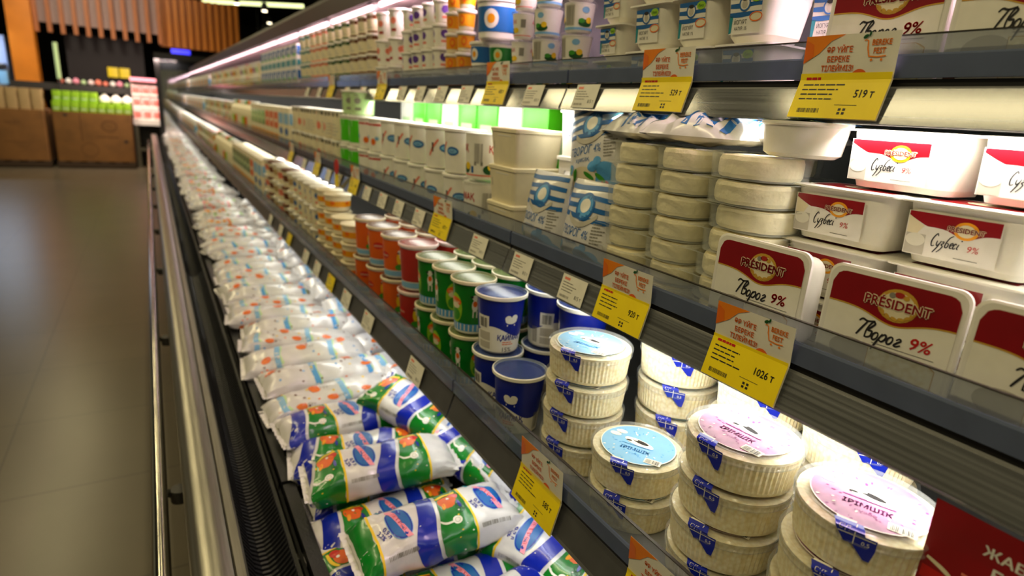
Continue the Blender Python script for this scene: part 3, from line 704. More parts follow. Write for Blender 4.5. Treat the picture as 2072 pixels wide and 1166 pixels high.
# --- standing tvorog pouches with striped tops
def tv_pouch(seed):
    def mk():
        t = thing('tvorog_pouch', 'x', 'cheese pouch')
        w, h, T = .118, .148, .055
        def F(u, v, o, s=1):
            a = u / w * 2; q = v / h + .5
            q = min(1, max(0, q)); e = max(0, 1 - abs(a) ** 2.5) ** .6 * max(0, 1 - q ** 3.2) ** .7 * min(1, (q + .25) * 2.0)
            x = -s * (T / 2 * e + .003 * e * noise.noise((u * 50, v * 50, seed))) + .015 * (q - .5)
            return (x - s * o, -u, h / 2 + v)
        b = MB()
        for s in (1, -1): b.grid(lambda i, j: F((i - .5) * w, (j - .5) * h, 0, s), 20, 20, 'film')
        b.build('pouch_body', t)
        A = Art()
        for k in range(4):
            v0 = h * .46 - k * h * .105; n = 10
            A.strip(-w * .47, w * .47, lambda u, v0=v0: v0 - h * .05 + .002 * math.sin(u * 40 + k), lambda u, v0=v0: v0 + .002 * math.sin(u * 40 + k), 'cat_blue', 1, 16, 2)
        A.ell(.004, h * .24, .021, .021, 'sky', 2); A.ring(.004, h * .24, .022, .022, .004, 'cat_blue', 3); A.ell(.004, h * .25, .012, .011, 'white', 3); A.rect(-.008, h * .13, .016, h * .165, 'cat_blue', 3)
        A.strip(-.03, .036, lambda u: h * .10 - .012 + 14 * u * u, lambda u: h * .10 - .004 + 14 * u * u, 'pale_grey', 4, 10)
        A.text('ТВОРОГ 4%', -.008, -.006, .014, 'cat_blue', 2, sx=.7, shear=.1); A.text('жұмсақ', -.012, -.021, .008, 'cat_blue', 2, sx=.8)
        A.ell(-.014, -.055, .030, .022, 'cream', 2)
        for (u, v, r) in ((-.042, -.034, .009), (.012, -.036, .010), (.022, -.028, .008), (.035, -.045, .016), (.044, -.056, .016), (.028, -.060, .014)): A.ell(u, v, r, r * .9, 'sky', 2 if r > .012 else 3)
        for (u, v, q) in ((-.050, -.038, .6), (.002, -.05, -.7), (.024, -.056, -.8), (-.03, -.045, 1.0)): A.ell(u, v, .012, .004, 'leaf', 4, 10, q)
        A.ell(.030, -.066, .008, .004, 'red', 4)
        A.lines(.033, .053, .012, 8, .005, .002, 'grey', 2, 3)
        b = MB(); b.art(A, lambda u, v, o: F(u, v, o + .0003)); b.build('print', t)
        return t
    return mk
KT1 = Kind(tv_pouch(1.7)); KT2 = Kind(tv_pouch(4.1)); G = 'standing tvorog pouches with blue stripes'
KT1.put((.605, .885, Z2), 'left one of two blue striped tvorog pouches at the front of the middle shelf', G)
KT2.put((.600, .752, Z2), 'right blue striped tvorog pouch touching the left cheese stack', G)
KT1.put((.655, .865, Z2), 'blue striped tvorog pouch hidden behind the left front pouch', G)
KT2.put((.655, .740, Z2), 'blue striped tvorog pouch hidden behind the right front pouch', G)
KT2.put((.646, .792, Z2 + .128), 'upper blue striped tvorog pouch leaning above the front pair', G, .15, (-.25, .05))
# --- plain cream tubs stacked
def plain_tub():
    t = thing('plain_tub', 'x', 'tub')
    w, d, h = .104, .110, .068
    b = MB(); b.loft([rr(d - .012, w - .012, .008, 0), rr(d, w, .008, h)], 'cream'); b.build('tub_body', t)
    b = MB(); b.loft([rr(d + .003, w + .003, .008, h - .004), rr(d + .003, w + .003, .008, h + .002), rr(d - .004, w - .004, .008, h + .004)], 'cream'); b.build('lid', t)
    b = MB(); A = Art(); A.rect(-.036, .030, -.0345, .045, 'grey'); A.rect(-.02, .056, .03, .058, 'white'); b.art(A, lambda u, v, o: (-d / 2 + .006 - .006 * v / h - o, -u, v)); b.build('print', t)
    return t
K = Kind(plain_tub); G = 'plain cream square tubs'
for r in range(3): K.put((.642, 1.032, Z2 + .0725 * r), 'plain cream square tub, %s of the stack left of the striped pouches' % TIER[3][r], G)
def tall_tub():
    t = thing('white_square_tub', 'x', 'tub')
    b = MB(); b.loft([rr(.078, .078, .014, 0), rr(.086, .086, .014, .082)], 'white'); b.build('tub_body', t)
    b = MB(); b.loft([rr(.092, .092, .014, .079), rr(.092, .092, .014, .085), rr(.08, .08, .014, .0865)], 'milk'); b.build('lid', t)
    A = Art(); A.rect(-.02, .03, .02, .055, 'pale_blue', 1, 2); A.text('сүт', 0, .043, .012, 'cat_blue', 2); A.ell(-.015, .02, .006, .006, 'leaf', 1); A.ell(.012, .018, .007, .005, 'teal', 1)
    b = MB(); b.art(A, lambda u, v, o: (-.0385 - .004 * v / .082 - o, -u, v)); b.art(A, lambda u, v, o: (u, -.0385 - .004 * v / .082 - o, v)); b.build('print', t)
    return t
K = Kind(tall_tub)
for r in range(3): K.put((.715, .925, Z2 + .0868 * r), 'white square tub, %s of the stack behind the striped pouches' % TIER[3][r], 'white square tubs with a small blue print')

# --- round pots and cups
RIM = {'green_lid': 'cream', 'red_lid': 'meat_white', 'brown_lid': 'cream', 'blue_lid': 'milk'}
def cup(name, cat, r, h, body, lid, art=None, flare=.82, rimw=.0035, lidh=.004, band=None, dome=False, inner=None):
    def mk():
        t = thing(name, 'x', cat)
        rb = r * flare
        b = MB(); b.lathe([(rb * .92, 0), (rb, .003), (r, h - .004)], body, 32, cap1=not inner)
        if inner: b.lathe([(r, h - .004), (r * .96, h - .004), (r * .92, h - .008), (.002, h - .008)], inner, 32, cap0=False)
        b.build('cup_body', t)
        lm = lid if lid not in RIM else [RIM[lid]] * 3 + [lid] * (3 if dome else 2)
        b = MB(); b.lathe([(r + .0004, h - .007), (r + rimw, h - .006), (r + rimw, h - .001), (r + rimw * .5, h)] + ([(r * .9, h + .001), (r * .86, h + lidh), (r * .3, h + lidh + .001)] if dome else [(r * .92, h), (r * .9, h - .0015)]), lm, 32, cap0=False); b.build('lid', t)
        if art:
            A = art(r, h); b = MB(); b.art(A, cyl((r + rb) / 2, h / 2, (r - rb) / h)); b.build('label', t)
        return t
    return mk
def wrap(A, r, v0, v1, mt, lay=1, a0=-.95, a1=.95): return A.rect(-PI * r * 1 * -a0 * 1, v0, PI * r * a1, v1, mt, lay, 28, 1)
def blue_pot_art(r, h):
    A = Art(); L = PI * r * .9
    wv = lambda u: -.012 + .010 * math.sin(u / L * 7 + .6)
    A.strip(-L, L, wv, lambda u: h * .42, 'blue', 1, 40); A.strip(-L, L, lambda u: -h * .46, wv, 'milk', 1, 40)
    for o in (0, 1):
        s = L * (.0 + o)
    A.rect(-.013, -.010, .012, .016, 'white', 2, 3); A.bars(-.009, -.006, .009, .012, 'ink', 3, 10); A.rect(-.012, -.030, .014, -.014, 'pale_grey', 2, 3); A.rect(-.012, -.046, .014, -.033, 'pale_grey', 2, 3); A.bars(-.030, -.045, -.018, -.014, 'grey', 2, 5)
    for u in (.052, -.075):
        A.text('ҚАЙМАҚ', u, -.022, .0105, 'blue', 2, sx=.75, bold=.0004); A.lines(u - .014, u + .014, -.032, 2, .004, .0018, 'orange', 2); A.text('15%', u - .004, -.045, .009, 'ink', 2)
        A.ell(u, .010, .011, .006, 'white', 2); A.ell(u - .006, .014, .006, .006, 'white', 2); A.ell(u + .006, .015, .006, .006, 'white', 2); A.rect(u - .008, .000, u + .008, .003, 'white', 2)
    return A
KB = Kind(cup('blue_pot', 'cream pot', .0435, .109, 'milk', 'blue_lid', blue_pot_art, .80, .0045, .006, inner='blue'))
G = 'blue and white cream pots'
for (x, y, r, rz, l) in ((.516, .876, 0, 0, 'lower blue pot of the front pair beside the green pots'), (.516, .876, 1, .25, 'upper blue pot of the front pair beside the green pots'),
     (.508, .783, 0, 2.6, 'single blue pot whose clear lid shows in front of the clotted cheese tubs'), (.616, .866, 0, .9, 'lower blue pot in the second line behind the front pair'), (.616, .866, 1, .9, 'upper blue pot in the second line behind the front pair'),
     (.618, .766, 0, 1.2, 'lower blue pot behind the single lidded pot'), (.618, .766, 1, 1.3, 'upper blue pot behind the single lidded pot, lid under the rail')):
    KB.put((x, y, Z3 + .1105 * r), l, G, rz)
def green_art(r, h):
    A = Art(); L = PI * r * .92
    A.strip(-L, L, lambda u: -h * .30, lambda u: h * .42, 'green', 1, 36); A.strip(-L, L, lambda u: -h * .44, lambda u: -h * .30, 'sky', 1, 36)
    for k in range(26): A.rect(-L + k * L / 13, -h * .43, -L + k * L / 13 + .0025, -h * .31, 'white', 2)
    for u in (-.03, .055, -.085):
        A.ell(u, -.003, .017, .030, 'lime', 2, 16); A.ell(u, .010, .015, .009, 'orange', 3); A.ell(u, .002, .011, .006, 'cream', 4); A.ell(u, -.016, .012, .012, 'leaf', 3)
        A.text('сметана', u, .010, .005, 'cream', 4, sx=.8)
    for u in (.012, -.062):      # a grazing cow
        A.ell(u, .006, .006, .012, 'white', 3); A.ell(u, .022, .005, .006, 'white', 3); A.ell(u, .010, .004, .006, 'orange', 4); A.ell(u - .006, .024, .003, .002, 'ink', 4); A.ell(u + .006, .025, .003, .002, 'ink', 4)
        for d in (-.004, .003): A.rect(u + d, -.018, u + d + .0022, -.004, 'white', 3)
    return A
KG = Kind(cup('green_pot', 'cream pot', .0405, .108, 'milk', 'green_lid', green_art, .82, .0045, .006, inner='leaf')); G = 'green sour cream pots'
for c, y in enumerate((.980, 1.070, 1.160)):
    for ln, x in enumerate((.513, .608)):
        for r in range(2): KG.put((x, y + .01 * ln, Z3 + .1095 * r), '%s green pot, %s from the blue pots in the %s line' % (TIER[2][r], nth(c + 1), ('front', 'rear')[ln]), G, (.1, .9, -.3, .5)[(c + r) % 4])
def warm_art(main, seed):
    def art(r, h):
        A = Art(); L = PI * r * .92
        A.strip(-L, L, lambda u: -h * .30, lambda u: h * .40, main, 1, 36); A.strip(-L, L, lambda u: -h * .44, lambda u: -h * .32, 'pale_blue', 1, 36)
        for u in (-.055, .03): A.ell(u, -.002, .008, .016, 'yellow', 2); A.ell(u, .014, .006, .006, 'white', 3); A.ell(u, -.024, .012, .008, 'leaf', 3); A.ell(u + .004, .004, .005, .008, 'white', 3); A.ell(u - .004, .012, .003, .002, 'ink', 4)
        A.ell(-.012, .004, .014, .009, 'red', 2); A.text('қаймақ', -.012, .004, .006, 'cream', 3, sx=.8)
        return A
    return art
KR = Kind(cup('red_pot', 'cream pot', .043, .110, 'milk', 'red_lid', warm_art('brick', 1), .84, .0045, .006, inner='salmon')); G = 'red sour cream pots'
for ln, x in enumerate((.517, .614)):
    for r in range(2): KR.put((x, 1.275 + .01 * ln, Z3 + .1115 * r), '%s red pot in the %s line between green and orange pots' % (TIER[2][r], ('front', 'rear')[ln]), G, (3.0, .4)[1 - r])
KO = Kind(cup('orange_pot', 'cream pot', .0405, .108, 'milk', 'brown_lid', warm_art('orange_deep', 2), .84, .0045, .006, inner='brown')); G = 'orange sour cream pots'
for c, y in enumerate((1.395, 1.515, 1.635)):
    for ln, x in enumerate((.513, .608)):
        for r in range(2): KO.put((x, y + .012 * ln, Z3 + .1095 * r), '%s orange pot, %s from the red pots in the %s line' % (TIER[2][r], nth(c + 1), ('front', 'rear')[ln]), G, (2.8, .5, 1.2)[(c + r) % 3])
def band_art(mt, dot):
    def art(r, h):
        A = Art(); L = PI * r * .92
        A.strip(-L, L, lambda u: -h * .22, lambda u: h * .12, mt, 1, 30)
        for u in (-.05, .0, .05): A.ell(u, 0, .008, h * .12, dot, 2)
        return A
    return art
KW = Kind(cup('orange_band_tub', 'cream tub', .043, .056, 'cream', 'cream', band_art('amber', 'orange'), .94)); G = 'white tubs with orange bands'
for c, (x, y, n) in enumerate(((.515, 1.775, 3), (.517, 1.895, 3), (.519, 2.00, 4), (.519, 2.105, 4))):
    for r in range(n): KW.put((x, y, Z3 + .0585 * r), 'white tub with orange band, %s of the %s stack beyond the orange pots' % (TIER[n][r], nth(c + 1)), G, .3 * r)
def dots_art(mt, m2):
    def art(r, h):
        A = Art()
        for u in (-.06, -.012, .035): A.ell(u, h * .08, .012, .010, mt, 1); A.rect(u - .01, -h * .3, u + .012, -h * .2, m2, 1, 2); A.lines(u - .012, u + .012, h * .3, 2, .005, .002, 'grey', 1)
        return A
    return art
KD = Kind(cup('white_cup', 'cup', .042, .074, 'cream', 'white', dots_art('cat_blue', 'salmon'), .86)); G = 'white cups with blue dots'
for c in range(4):
    for r in range(3): KD.put((.519, 2.215 + c * .105, Z3 + .0765 * r), 'white cup with blue dot, %s of the %s column from the orange banded tubs' % (TIER[3][r], nth(c + 1)), G, .2 * c)

# --- cottage cheese tubs with tamper strips
def curd_tub(lidcol, darkcol):
    def mk():
        t = thing('cottage_cheese_tub', 'x', 'cottage cheese tub')
        r, h = .064, .0495
        b = MB(); b.lathe([(r * .86, 0), (r * .905, .002), (r * .915, .006), (r * .935, h * .45), (r * .965, h - .009), (r * .965, h - .006)], 'curd', 130, rib=.010, nr=(2, 3, 4)); b.build('tub_body', t)
        b = MB(); b.lathe([(r * .975, h - .014), (r * 1.005, h - .0135), (r * 1.005, h - .012), (r * .985, h - .011), (r * .995, h - .005), (r * 1.015, h - .0045), (r * 1.015, h - .003), (r * .99, h - .001), (r * .95, h), (r * .90, h - .0024), (r * .86, h - .0026), (r * .4, h - .0022), (.002, h - .0022)], 'clear_lid', 56, cap0=False); ld = b.build('clear_lid', t)
        b = MB(); b.lathe([(r * .95, h - .009), (r * .86, h - .007), (r * .3, h - .0065)], 'curd', 40, cap0=False); b.build('curd_surface', t)
        A = Art(); A.ell(0, 0, r * .80, r * .80, lidcol, 1, 40)
        A.ring(0, 0, r * .80, r * .80, .0012, 'white', 2, 40)
        rnd = random.Random(3)
        for k in range(46):
            a = rnd.uniform(0, 6.28); q = r * .76 * math.sqrt(rnd.uniform(.25, 1)); A.ell(q * math.cos(a), q * math.sin(a), rnd.uniform(.0008, .0026), rnd.uniform(.0005, .0014), darkcol if k % 3 else 'white', 3, 8, a)
        A.ell(.0, .004, .022, .008, 'white', 3, 18, -.25); A.ell(.002, .006, .012, .004, 'ink', 4, 14, -.25); A.ell(-.006, .0085, .003, .002, 'white', 5); A.ell(-.014, .004, .004, .002, 'ink', 4); A.rect(-.022, -.006, .022, -.0045, darkcol, 4)
        A.text('ІРІМШІК', 0, -.016, .0075, darkcol, 3, sx=.9, bold=.0003); A.text('сүзбе', 0, -.027, .005, darkcol, 3)
        A.rect(.018, -.040, .040, -.028, 'paper', 4); A.bars(.020, -.039, .038, -.030, 'ink', 5, 14)
        A.ell(-.030, .022, .008, .005, 'white', 3); A.ell(-.036, .012, .008, .005, 'white', 3)
        b = MB(); b.art(A, lambda u, v, o: (v, -u, h - .0020 + o)); b.build('lid_label', ld)
        # tamper strip over the rim at the front
        def S_(u, v, o):        # v runs from the lid down over the rim
            if v > 0: return (-(r * .985 - v) , -u, h + .0008 + o)
            return (-(r * 1.004) + .002 * (-v / .03) - o, -u, h + .0005 + v)
        A = Art(); A.vband(-.003, .009, lambda w: -.019 - .3 * w, lambda w: .004 - .3 * w, 'royal', 1, 5, 4); A.vband(-.014, -.003, lambda w: -.018 + .7 * (-w - .003), lambda w: .014, 'royal', 1, 6, 5); A.vband(-.026, -.014, lambda w: -.004 + .9 * (-w - .014), lambda w: .014 - .2 * (-w - .014), 'royal', 1, 6, 3)
        A.rect(-.016, -.0055, .013, -.0047, 'white', 2, 5); A.rect(-.020, .009, -.004, .012, 'white', 1, 3); A.rect(-.0035, -.014, -.0027, .007, 'white', 2, 1, 5); A.text('сүт', -.011, -.000, .0045, 'white', 2); A.text('0,5', .006, -.010, .004, 'white', 2)
        b = MB(); b.art(A, S_); b.build('tamper_strip', t)
        return t
    return mk
KV = Kind(curd_tub('lilac', 'purple')); KL = Kind(curd_tub('pale_blue', 'sky'))
KV.make = curd_tub('lilac', 'purple')
R = random.Random(9)
def stack(K, x, y, n, lab, G, tw, rz=0):
    for k in range(n): K.put((x + R.uniform(-.003, .003), y + R.uniform(-.003, .003), Z3 + .0502 * k), lab % TIER[n][k], G, rz + tw * k)
stack(KV, .548, .234, 4, 'purple lidded cottage cheese tub, %s of the nearest stack', 'purple lidded cottage cheese tubs', .08, .15)
stack(KV, .546, .372, 4, 'purple lidded cottage cheese tub, %s of the stack left of the nearest', 'purple lidded cottage cheese tubs', -.10, .42)
stack(KL, .541, .519, 2, 'blue lidded cottage cheese tub, %s of the short front stack', 'blue lidded cottage cheese tubs', .1, .45)
stack(KL, .548, .654, 4, 'blue lidded cottage cheese tub, %s of the stack beside blue pots', 'blue lidded cottage cheese tubs', .06, .30)
stack(KL, .682, .590, 4, 'blue lidded cottage cheese tub, %s of the stack behind the short one', 'blue lidded cottage cheese tubs', .1, .5)
stack(KL, .690, .452, 4, 'blue lidded cottage cheese tub, %s of the rear stack under the tag', 'blue lidded cottage cheese tubs', .1, .4)
stack(KV, .690, .315, 4, 'purple lidded cottage cheese tub, %s of the stack behind the front pair', 'purple lidded cottage cheese tubs', .1, .4)

# --- top shelf: striped yoghurt tubs with flange lids
def yog_tub(w, d, h):
    def mk():
        t = thing('yoghurt_tub', 'x', 'yoghurt tub')
        b = MB(); b.loft([rr(d - .022, w - .022, .016, 0), rr(d - .012, w - .012, .016, .008), rr(d, w, .014, h - .003)], 'milk'); b.build('tub_body', t)
        b = MB(); b.loft([rr(d + .010, w + .012, .010, h - .0035), rr(d + .010, w + .012, .010, h - .001), rr(d, w, .012, h)], 'white'); b.build('flange_lid', t)
        A = Art(); s = w / .085; hh = h / .068
        A.rect(-.030 * s, -.022 * hh, .022 * s, .027 * hh, 'white', 1, 4, 4)
        for k, v in enumerate((.027, .016, .005)):
            A.strip(-.030 * s, .022 * s, lambda u, v=v: (v - .0055 + .0008 * math.sin(u * 120)) * hh, lambda u, v=v: v * hh, 'cat_blue', 2, 10)
        A.ell(-.006 * s, .015 * hh, .0095 * s, .0095 * hh, 'white', 3); A.ring(-.006 * s, .015 * hh, .0095 * s, .0095 * hh, .002, 'cat_blue', 4); A.ell(-.006 * s, .014 * hh, .0045 * s, .005 * hh, 'pale_grey', 4); A.ell(-.006 * s, .021 * hh, .005 * s, .0025 * hh, 'ink', 5)
        A.ell(.013 * s, .021 * hh, .0085 * s, .0055 * hh, 'lime', 4); A.text('био', .013 * s, .021 * hh, .004, 'dark_green', 5)
        A.poly([(-.030 * s, .001 * hh), (-.024 * s, .001 * hh), (-.026 * s, -.020 * hh), (-.030 * s, -.021 * hh)], 'teal', 2)
        A.text('ЙОГУРТ', -.011 * s, -.007 * hh, .0052, 'ink', 3, sx=.72); A.text('НАТУР. 1%', -.010 * s, -.015 * hh, .0045, 'ink', 3, sx=.65)
        A.ell(.014 * s, -.002 * hh, .010 * s, .0055 * hh, 'cream', 3, 16, .3); A.ring(.014 * s, -.002 * hh, .0105 * s, .006 * hh, .0014, 'orange', 4)
        sl = .006 / h
        b = MB(); b.art(A, lambda u, v, o: (-d / 2 + .0035 - sl * (v + h * .0) - .0012 - o, -u, h * .48 + v)); b.build('front_label', t)
        return t
    return mk
KY = Kind(yog_tub(.080, .085, .066)); G = 'striped yoghurt tubs'
for c, y in enumerate((.752, .660, .568)):
    for r in range(4): KY.put((.714, y, ZT + .0675 * r), 'striped yoghurt tub, %s of the %s column from the tvorog tubs' % (TIER[4][r], nth(3 - c)), G)
for r in range(4): KY.put((.790, .500, ZT + .0675 * r), 'striped yoghurt tub, %s of the set back column beside the tvorog tubs' % TIER[4][r], G)
KY2 = Kind(yog_tub(.064, .066, .055)); G = 'small striped yoghurt tubs'
for r in range(4): KY2.put((.702, .842, ZT + .0565 * r), 'small striped yoghurt tub, %s of the column left of the large striped tubs' % TIER[4][r], G)
def daisy_art(main, bg):
    def art(r, h):
        A = Art(); L = PI * r * .62
        A.strip(-L, L * .8, lambda u: -h * .32, lambda u: h * .30, main, 1, 24)
        A.ell(-.004, 0, r * .34, h * .24, bg, 2); A.ell(-.004, 0, r * .18, h * .12, 'amber', 3); A.rect(L * 1.1, -h * .3, L * 1.25, h * .2, 'violet', 1, 2)
        return A
    return art
def meadow_art(r, h):
    A = Art(); L = PI * r * .9
    for u in (-.045, .012): A.ell(u, -h * .22, .014, h * .12, 'dark_green', 1); A.ell(u + .006, -h * .12, .006, h * .10, 'yellow', 2); A.ell(u - .002, h * .2, .007, h * .10, 'pale_blue', 1); A.ell(u - .008, -h * .15, .006, .004, 'leaf', 3)
    A.rect(-.030, -h * .3, -.010, h * .34, 'pale_grey', 1, 4); A.bars(-.028, -h * .28, -.012, h * .3, 'grey', 2, 8); A.strip(-L, L, lambda u: -h * .44, lambda u: -h * .36, 'pale_blue', 1, 24)
    return A
def red_word(r, h):
    A = Art(); A.text('ІЙМАК', -.006, h * .12, h * .15, 'red', 1, sx=.72); A.text('АЙРАН', .055, h * .12, h * .15, 'red', 1, sx=.8)
    A.ell(-.010, -h * .22, .012, h * .12, 'dark_green', 1); A.ell(.004, -h * .2, .008, h * .1, 'yellow', 2); A.rect(-r * 1.6, -h * .40, r * 1.6, -h * .37, 'salmon', 1, 20); A.rect(.016, -h * .1, .026, h * .2, 'grey', 1, 2)
    return A
KM = Kind(cup('meadow_cup', 'yoghurt cup', .0285, .052, 'milk', 'clear_lid', meadow_art, .84)); G = 'white cups with a green and yellow print'
for c, y in enumerate((.965, 1.068)):
    for r in range(4): KM.put((.694, y, ZT + .0545 * r), 'cup with green and yellow print, %s of the %s meadow column' % (TIER[4][r], nth(c + 1)), G, .5 * ((r + c) % 3))
KI = Kind(cup('red_word_cup', 'yoghurt cup', .025, .052, 'milk', 'clear_lid', red_word, .84)); G = 'white cups with a red word'
for r in range(4): KI.put((.690, 1.151, ZT + .0545 * r), 'narrow white cup with red word, %s beside the green and blue tubs' % TIER[4][r], G)
Kgn = Kind(cup('green_daisy_tub', 'tub', .030, .052, 'milk', 'clear_lid', daisy_art('green', 'pale_green'), .86)); Kbl = Kind(cup('blue_daisy_tub', 'tub', .033, .056, 'milk', 'white', daisy_art('cat_blue', 'white'), .88))
for r in range(2):
    Kgn.put((.692, 1.243, ZT + .0545 * r), '%s green tub with yellow flower beside the blue flower tubs' % TIER[2][r], 'green tubs with a yellow flower', .85)
    Kbl.put((.696, 1.336, ZT + .0585 * r), '%s small blue tub left of the green flower tubs' % TIER[2][r], 'small blue flower tubs', .35)
Kbb = Kind(cup('blue_daisy_bucket', 'bucket', .052, .084, 'white', 'white', daisy_art('cat_blue', 'white'), .90)); Kbb.put((.712, 1.300, ZT + .1175), 'large white bucket with blue flower label on the blue and green tubs', 'blue flower buckets', .75)
Kor = Kind(cup('orange_cup', 'cup', .0215, .046, 'cream', 'white', daisy_art('amber', 'orange'), .86)); G = 'small orange label cups'
for c, y in enumerate((1.415, 1.482)):
    for r in range(5): Kor.put((.684, y, ZT + .0485 * r), 'small cup with orange label, %s of the %s column left of the blue tubs' % (TIER[5][r], ('right', 'left')[c]), G, .7 + .2 * (r % 3))
Kwc = Kind(cup('white_dot_cup', 'cup', .033, .056, 'milk', 'white', dots_art('violet', 'salmon'), .86)); G = 'white cups with small dots on the top shelf'
for c, y in enumerate((1.575, 1.652, 1.730, 1.808)):
    for r in range(4): Kwc.put((.700, y, ZT + .0585 * r), 'white cup with small dots, %s of the %s column left of the orange cups' % (TIER[4][r], nth(c + 1)), G, .4 * (c % 3))
Kpk = Kind(cup('pink_white_bucket', 'bucket', .050, .080, 'milk', 'white', dots_art('salmon', 'brick'), .88)); G = 'tall pinkish white buckets'
for c, y in enumerate((1.925, 2.045)):
    for r in range(3): Kpk.put((.716, y, ZT + .0825 * r), 'pinkish lit white bucket, %s of the %s column under the canopy light' % (TIER[3][r], ('right', 'left')[c]), G, .3 * r)
def lidband(m1):
    def art(r, h):
        A = Art(); L = PI * r * .9
        A.strip(-L, L, lambda u: h * .20, lambda u: h * .39, m1, 1, 24); A.strip(-L, L, lambda u: -h * .48, lambda u: -h * .40, m1, 1, 24); A.lines(-.03, .03, 0, 3, .008, .003, 'pale_grey', 1)
        return A
    return art
for m1, nm, ys in (('brown', 'brown', (2.16, 2.265, 2.37)), ('dark_green', 'dark green', (2.48, 2.59, 2.70)), ('salmon', 'salmon', (2.81, 2.92, 3.03)), ('teal', 'teal', (3.14, 3.25))):
    K = Kind(cup('banded_cup', 'cup', .045, .062, 'cream', 'white', lidband(m1), .9)); G = 'cream cups with %s band' % nm
    for c, y in enumerate(ys):
        for r in range(4): K.put((.712, y, ZT + .0645 * r), 'cream cup with %s band, %s of the %s column on the top shelf' % (nm, TIER[4][r], nth(c + 1)), G)
def carton(w, d, h, base, art):
    def mk():
        t = thing('dairy_carton', 'x', 'carton')
        b = MB(); b.loft([rr(d, w, .004, 0, 2), rr(d, w, .004, h, 2)], base); b.build('carton_body', t)
        A = Art(); art(A, w, h); b = MB(); b.art(A, lambda u, v, o: (-d / 2 - o, -u, h / 2 + v)); b.art(A, lambda u, v, o: (u * d / w, -w / 2 - o, h / 2 + v)); b.build('print', t)
        return t
    return mk
def ca_blue(A, w, h): A.rect(-w * .46, h * .05, w * .46, h * .42, 'cat_blue'); A.ell(w * .1, h * .2, w * .14, h * .14, 'white', 2); A.rect(-w * .46, -h * .42, w * .46, -h * .15, 'teal'); A.rect(-w * .1, h * .0, w * .4, h * .1, 'bright_green', 2)
def ca_green(A, w, h): A.rect(-w * .46, -h * .06, w * .46, h * .36, 'green'); A.rect(-w * .46, -h * .46, w * .46, -h * .2, 'amber'); A.rect(-w * .3, h * .1, w * .3, h * .18, 'pale_green', 2)
def ca_red(A, w, h): A.rect(-w * .46, -h * .06, w * .46, h * .36, 'orange_deep'); A.rect(-w * .46, -h * .46, w * .46, -h * .2, 'amber'); A.rect(-w * .3, h * .1, w * .3, h * .18, 'cream', 2)
def ca_sky(A, w, h): A.rect(-w * .46, h * .1, w * .46, h * .36, 'pale_blue'); A.ell(0, -h * .08, w * .36, h * .09, 'cat_blue'); A.rect(-w * .4, -h * .40, w * .4, -h * .25, 'pale_blue')
K = Kind(carton(.13, .10, .115, 'white', ca_blue)); G = 'blue and white cartons on the top shelf'
for c in range(8):
    for r in range(2): K.put((.72, 3.42 + .145 * c, ZT + .117 * r), 'blue and white carton, %s of the %s column on the top shelf' % (TIER[2][r], nth(c + 1)), G)
# far end of the three shelves: pale cups and bottles in blurred rows
def far_cup(r, h, base, lid, band):
    def mk():
        b = MB(); b.lathe([(r * .86, 0), (r * .88, h * .3)], base, 18, cap1=False); b.lathe([(r * .88, h * .3), (r * .95, h * .66)], band, 18, cap0=False, cap1=False); b.lathe([(r * .95, h * .66), (r, h - .008)], base, 18, cap0=False, cap1=False); b.lathe([(r * 1.06, h - .008), (r * 1.06, h), (r * .9, h)], lid, 18)
        return tag(b.build('yoghurt_cup'), 'x', 'cup')
    return mk
def far_row(xc, y0, y1, step, z, rows, h, specs, shelfname):
    n = int((y1 - y0) / step)
    for c in range(n):
        K, nm = specs[(c * 7 // 3) % len(specs)]
        for r in range(rows): K.put((xc, y0 + step * c, z + (h + .001) * r), '%s cup, %s in the %s, far run of the %s shelf' % (nm, nth(c + 1), TIER[rows][r] + ' row', shelfname), 'far cups on the %s shelf' % shelfname)
FC = {}
def fc(base, lid, band, r=.056, h=.095):
    k = (base, lid, band, r, h)
    if k not in FC: FC[k] = Kind(far_cup(r, h, base, lid, band))
    return FC[k]
sp = [(fc('cream', 'white', 'cream'), 'plain cream'), (fc('cream', 'white', 'amber'), 'amber banded'), (fc('milk', 'white', 'pale_green'), 'pale green banded'), (fc('cream', 'pink', 'cream'), 'pink lidded'), (fc('white', 'white', 'lilac'), 'lilac banded'), (fc('cream', 'white', 'cardboard_light'), 'tan banded')]
far_row(.722, 4.64, 8.45, .135, ZT, 2, .095, sp, 'top')
FB = {}
def far_boxes(xc, z, h, nm):
    cs = (('cream', 'cream'), ('milk', 'pale green'), ('cream', 'tan'), ('meat_white', 'pinkish'), ('pale_green', 'pale green lidded'))
    y = 8.55; k = 0
    while y < 12.7:
        w = .17 if y < 12 else .34; k += 1; c = cs[(k * 5 // 3) % 5]; key = (c[0], w, h)
        if key not in FB:
            def mk(c=c, w=w):
                b = MB(); b.loft([rr(.11, w - .01, .01, 0, 2), rr(.115, w - .005, .01, h * .3, 2), rr(.115, w - .005, .01, h * .7, 2), rr(.11, w - .01, .01, h, 2)], [c[0], ('amber', 'pale_blue', 'cardboard_light')[k % 3], 'white']); return tag(b.build('dairy_carton'), 'x', 'carton')
            FB[key] = Kind(mk)
        FB[key].put((xc, y + w / 2, z), '%s far carton on the %s shelf, %s in the blurred far row' % (c[1], nm, nth(k)), 'far cartons on the %s shelf' % nm); y += w
far_boxes(.722, ZT, .19, 'top'); far_boxes(.640, Z2, .19, 'middle'); far_boxes(.530, Z3, .18, 'lower')

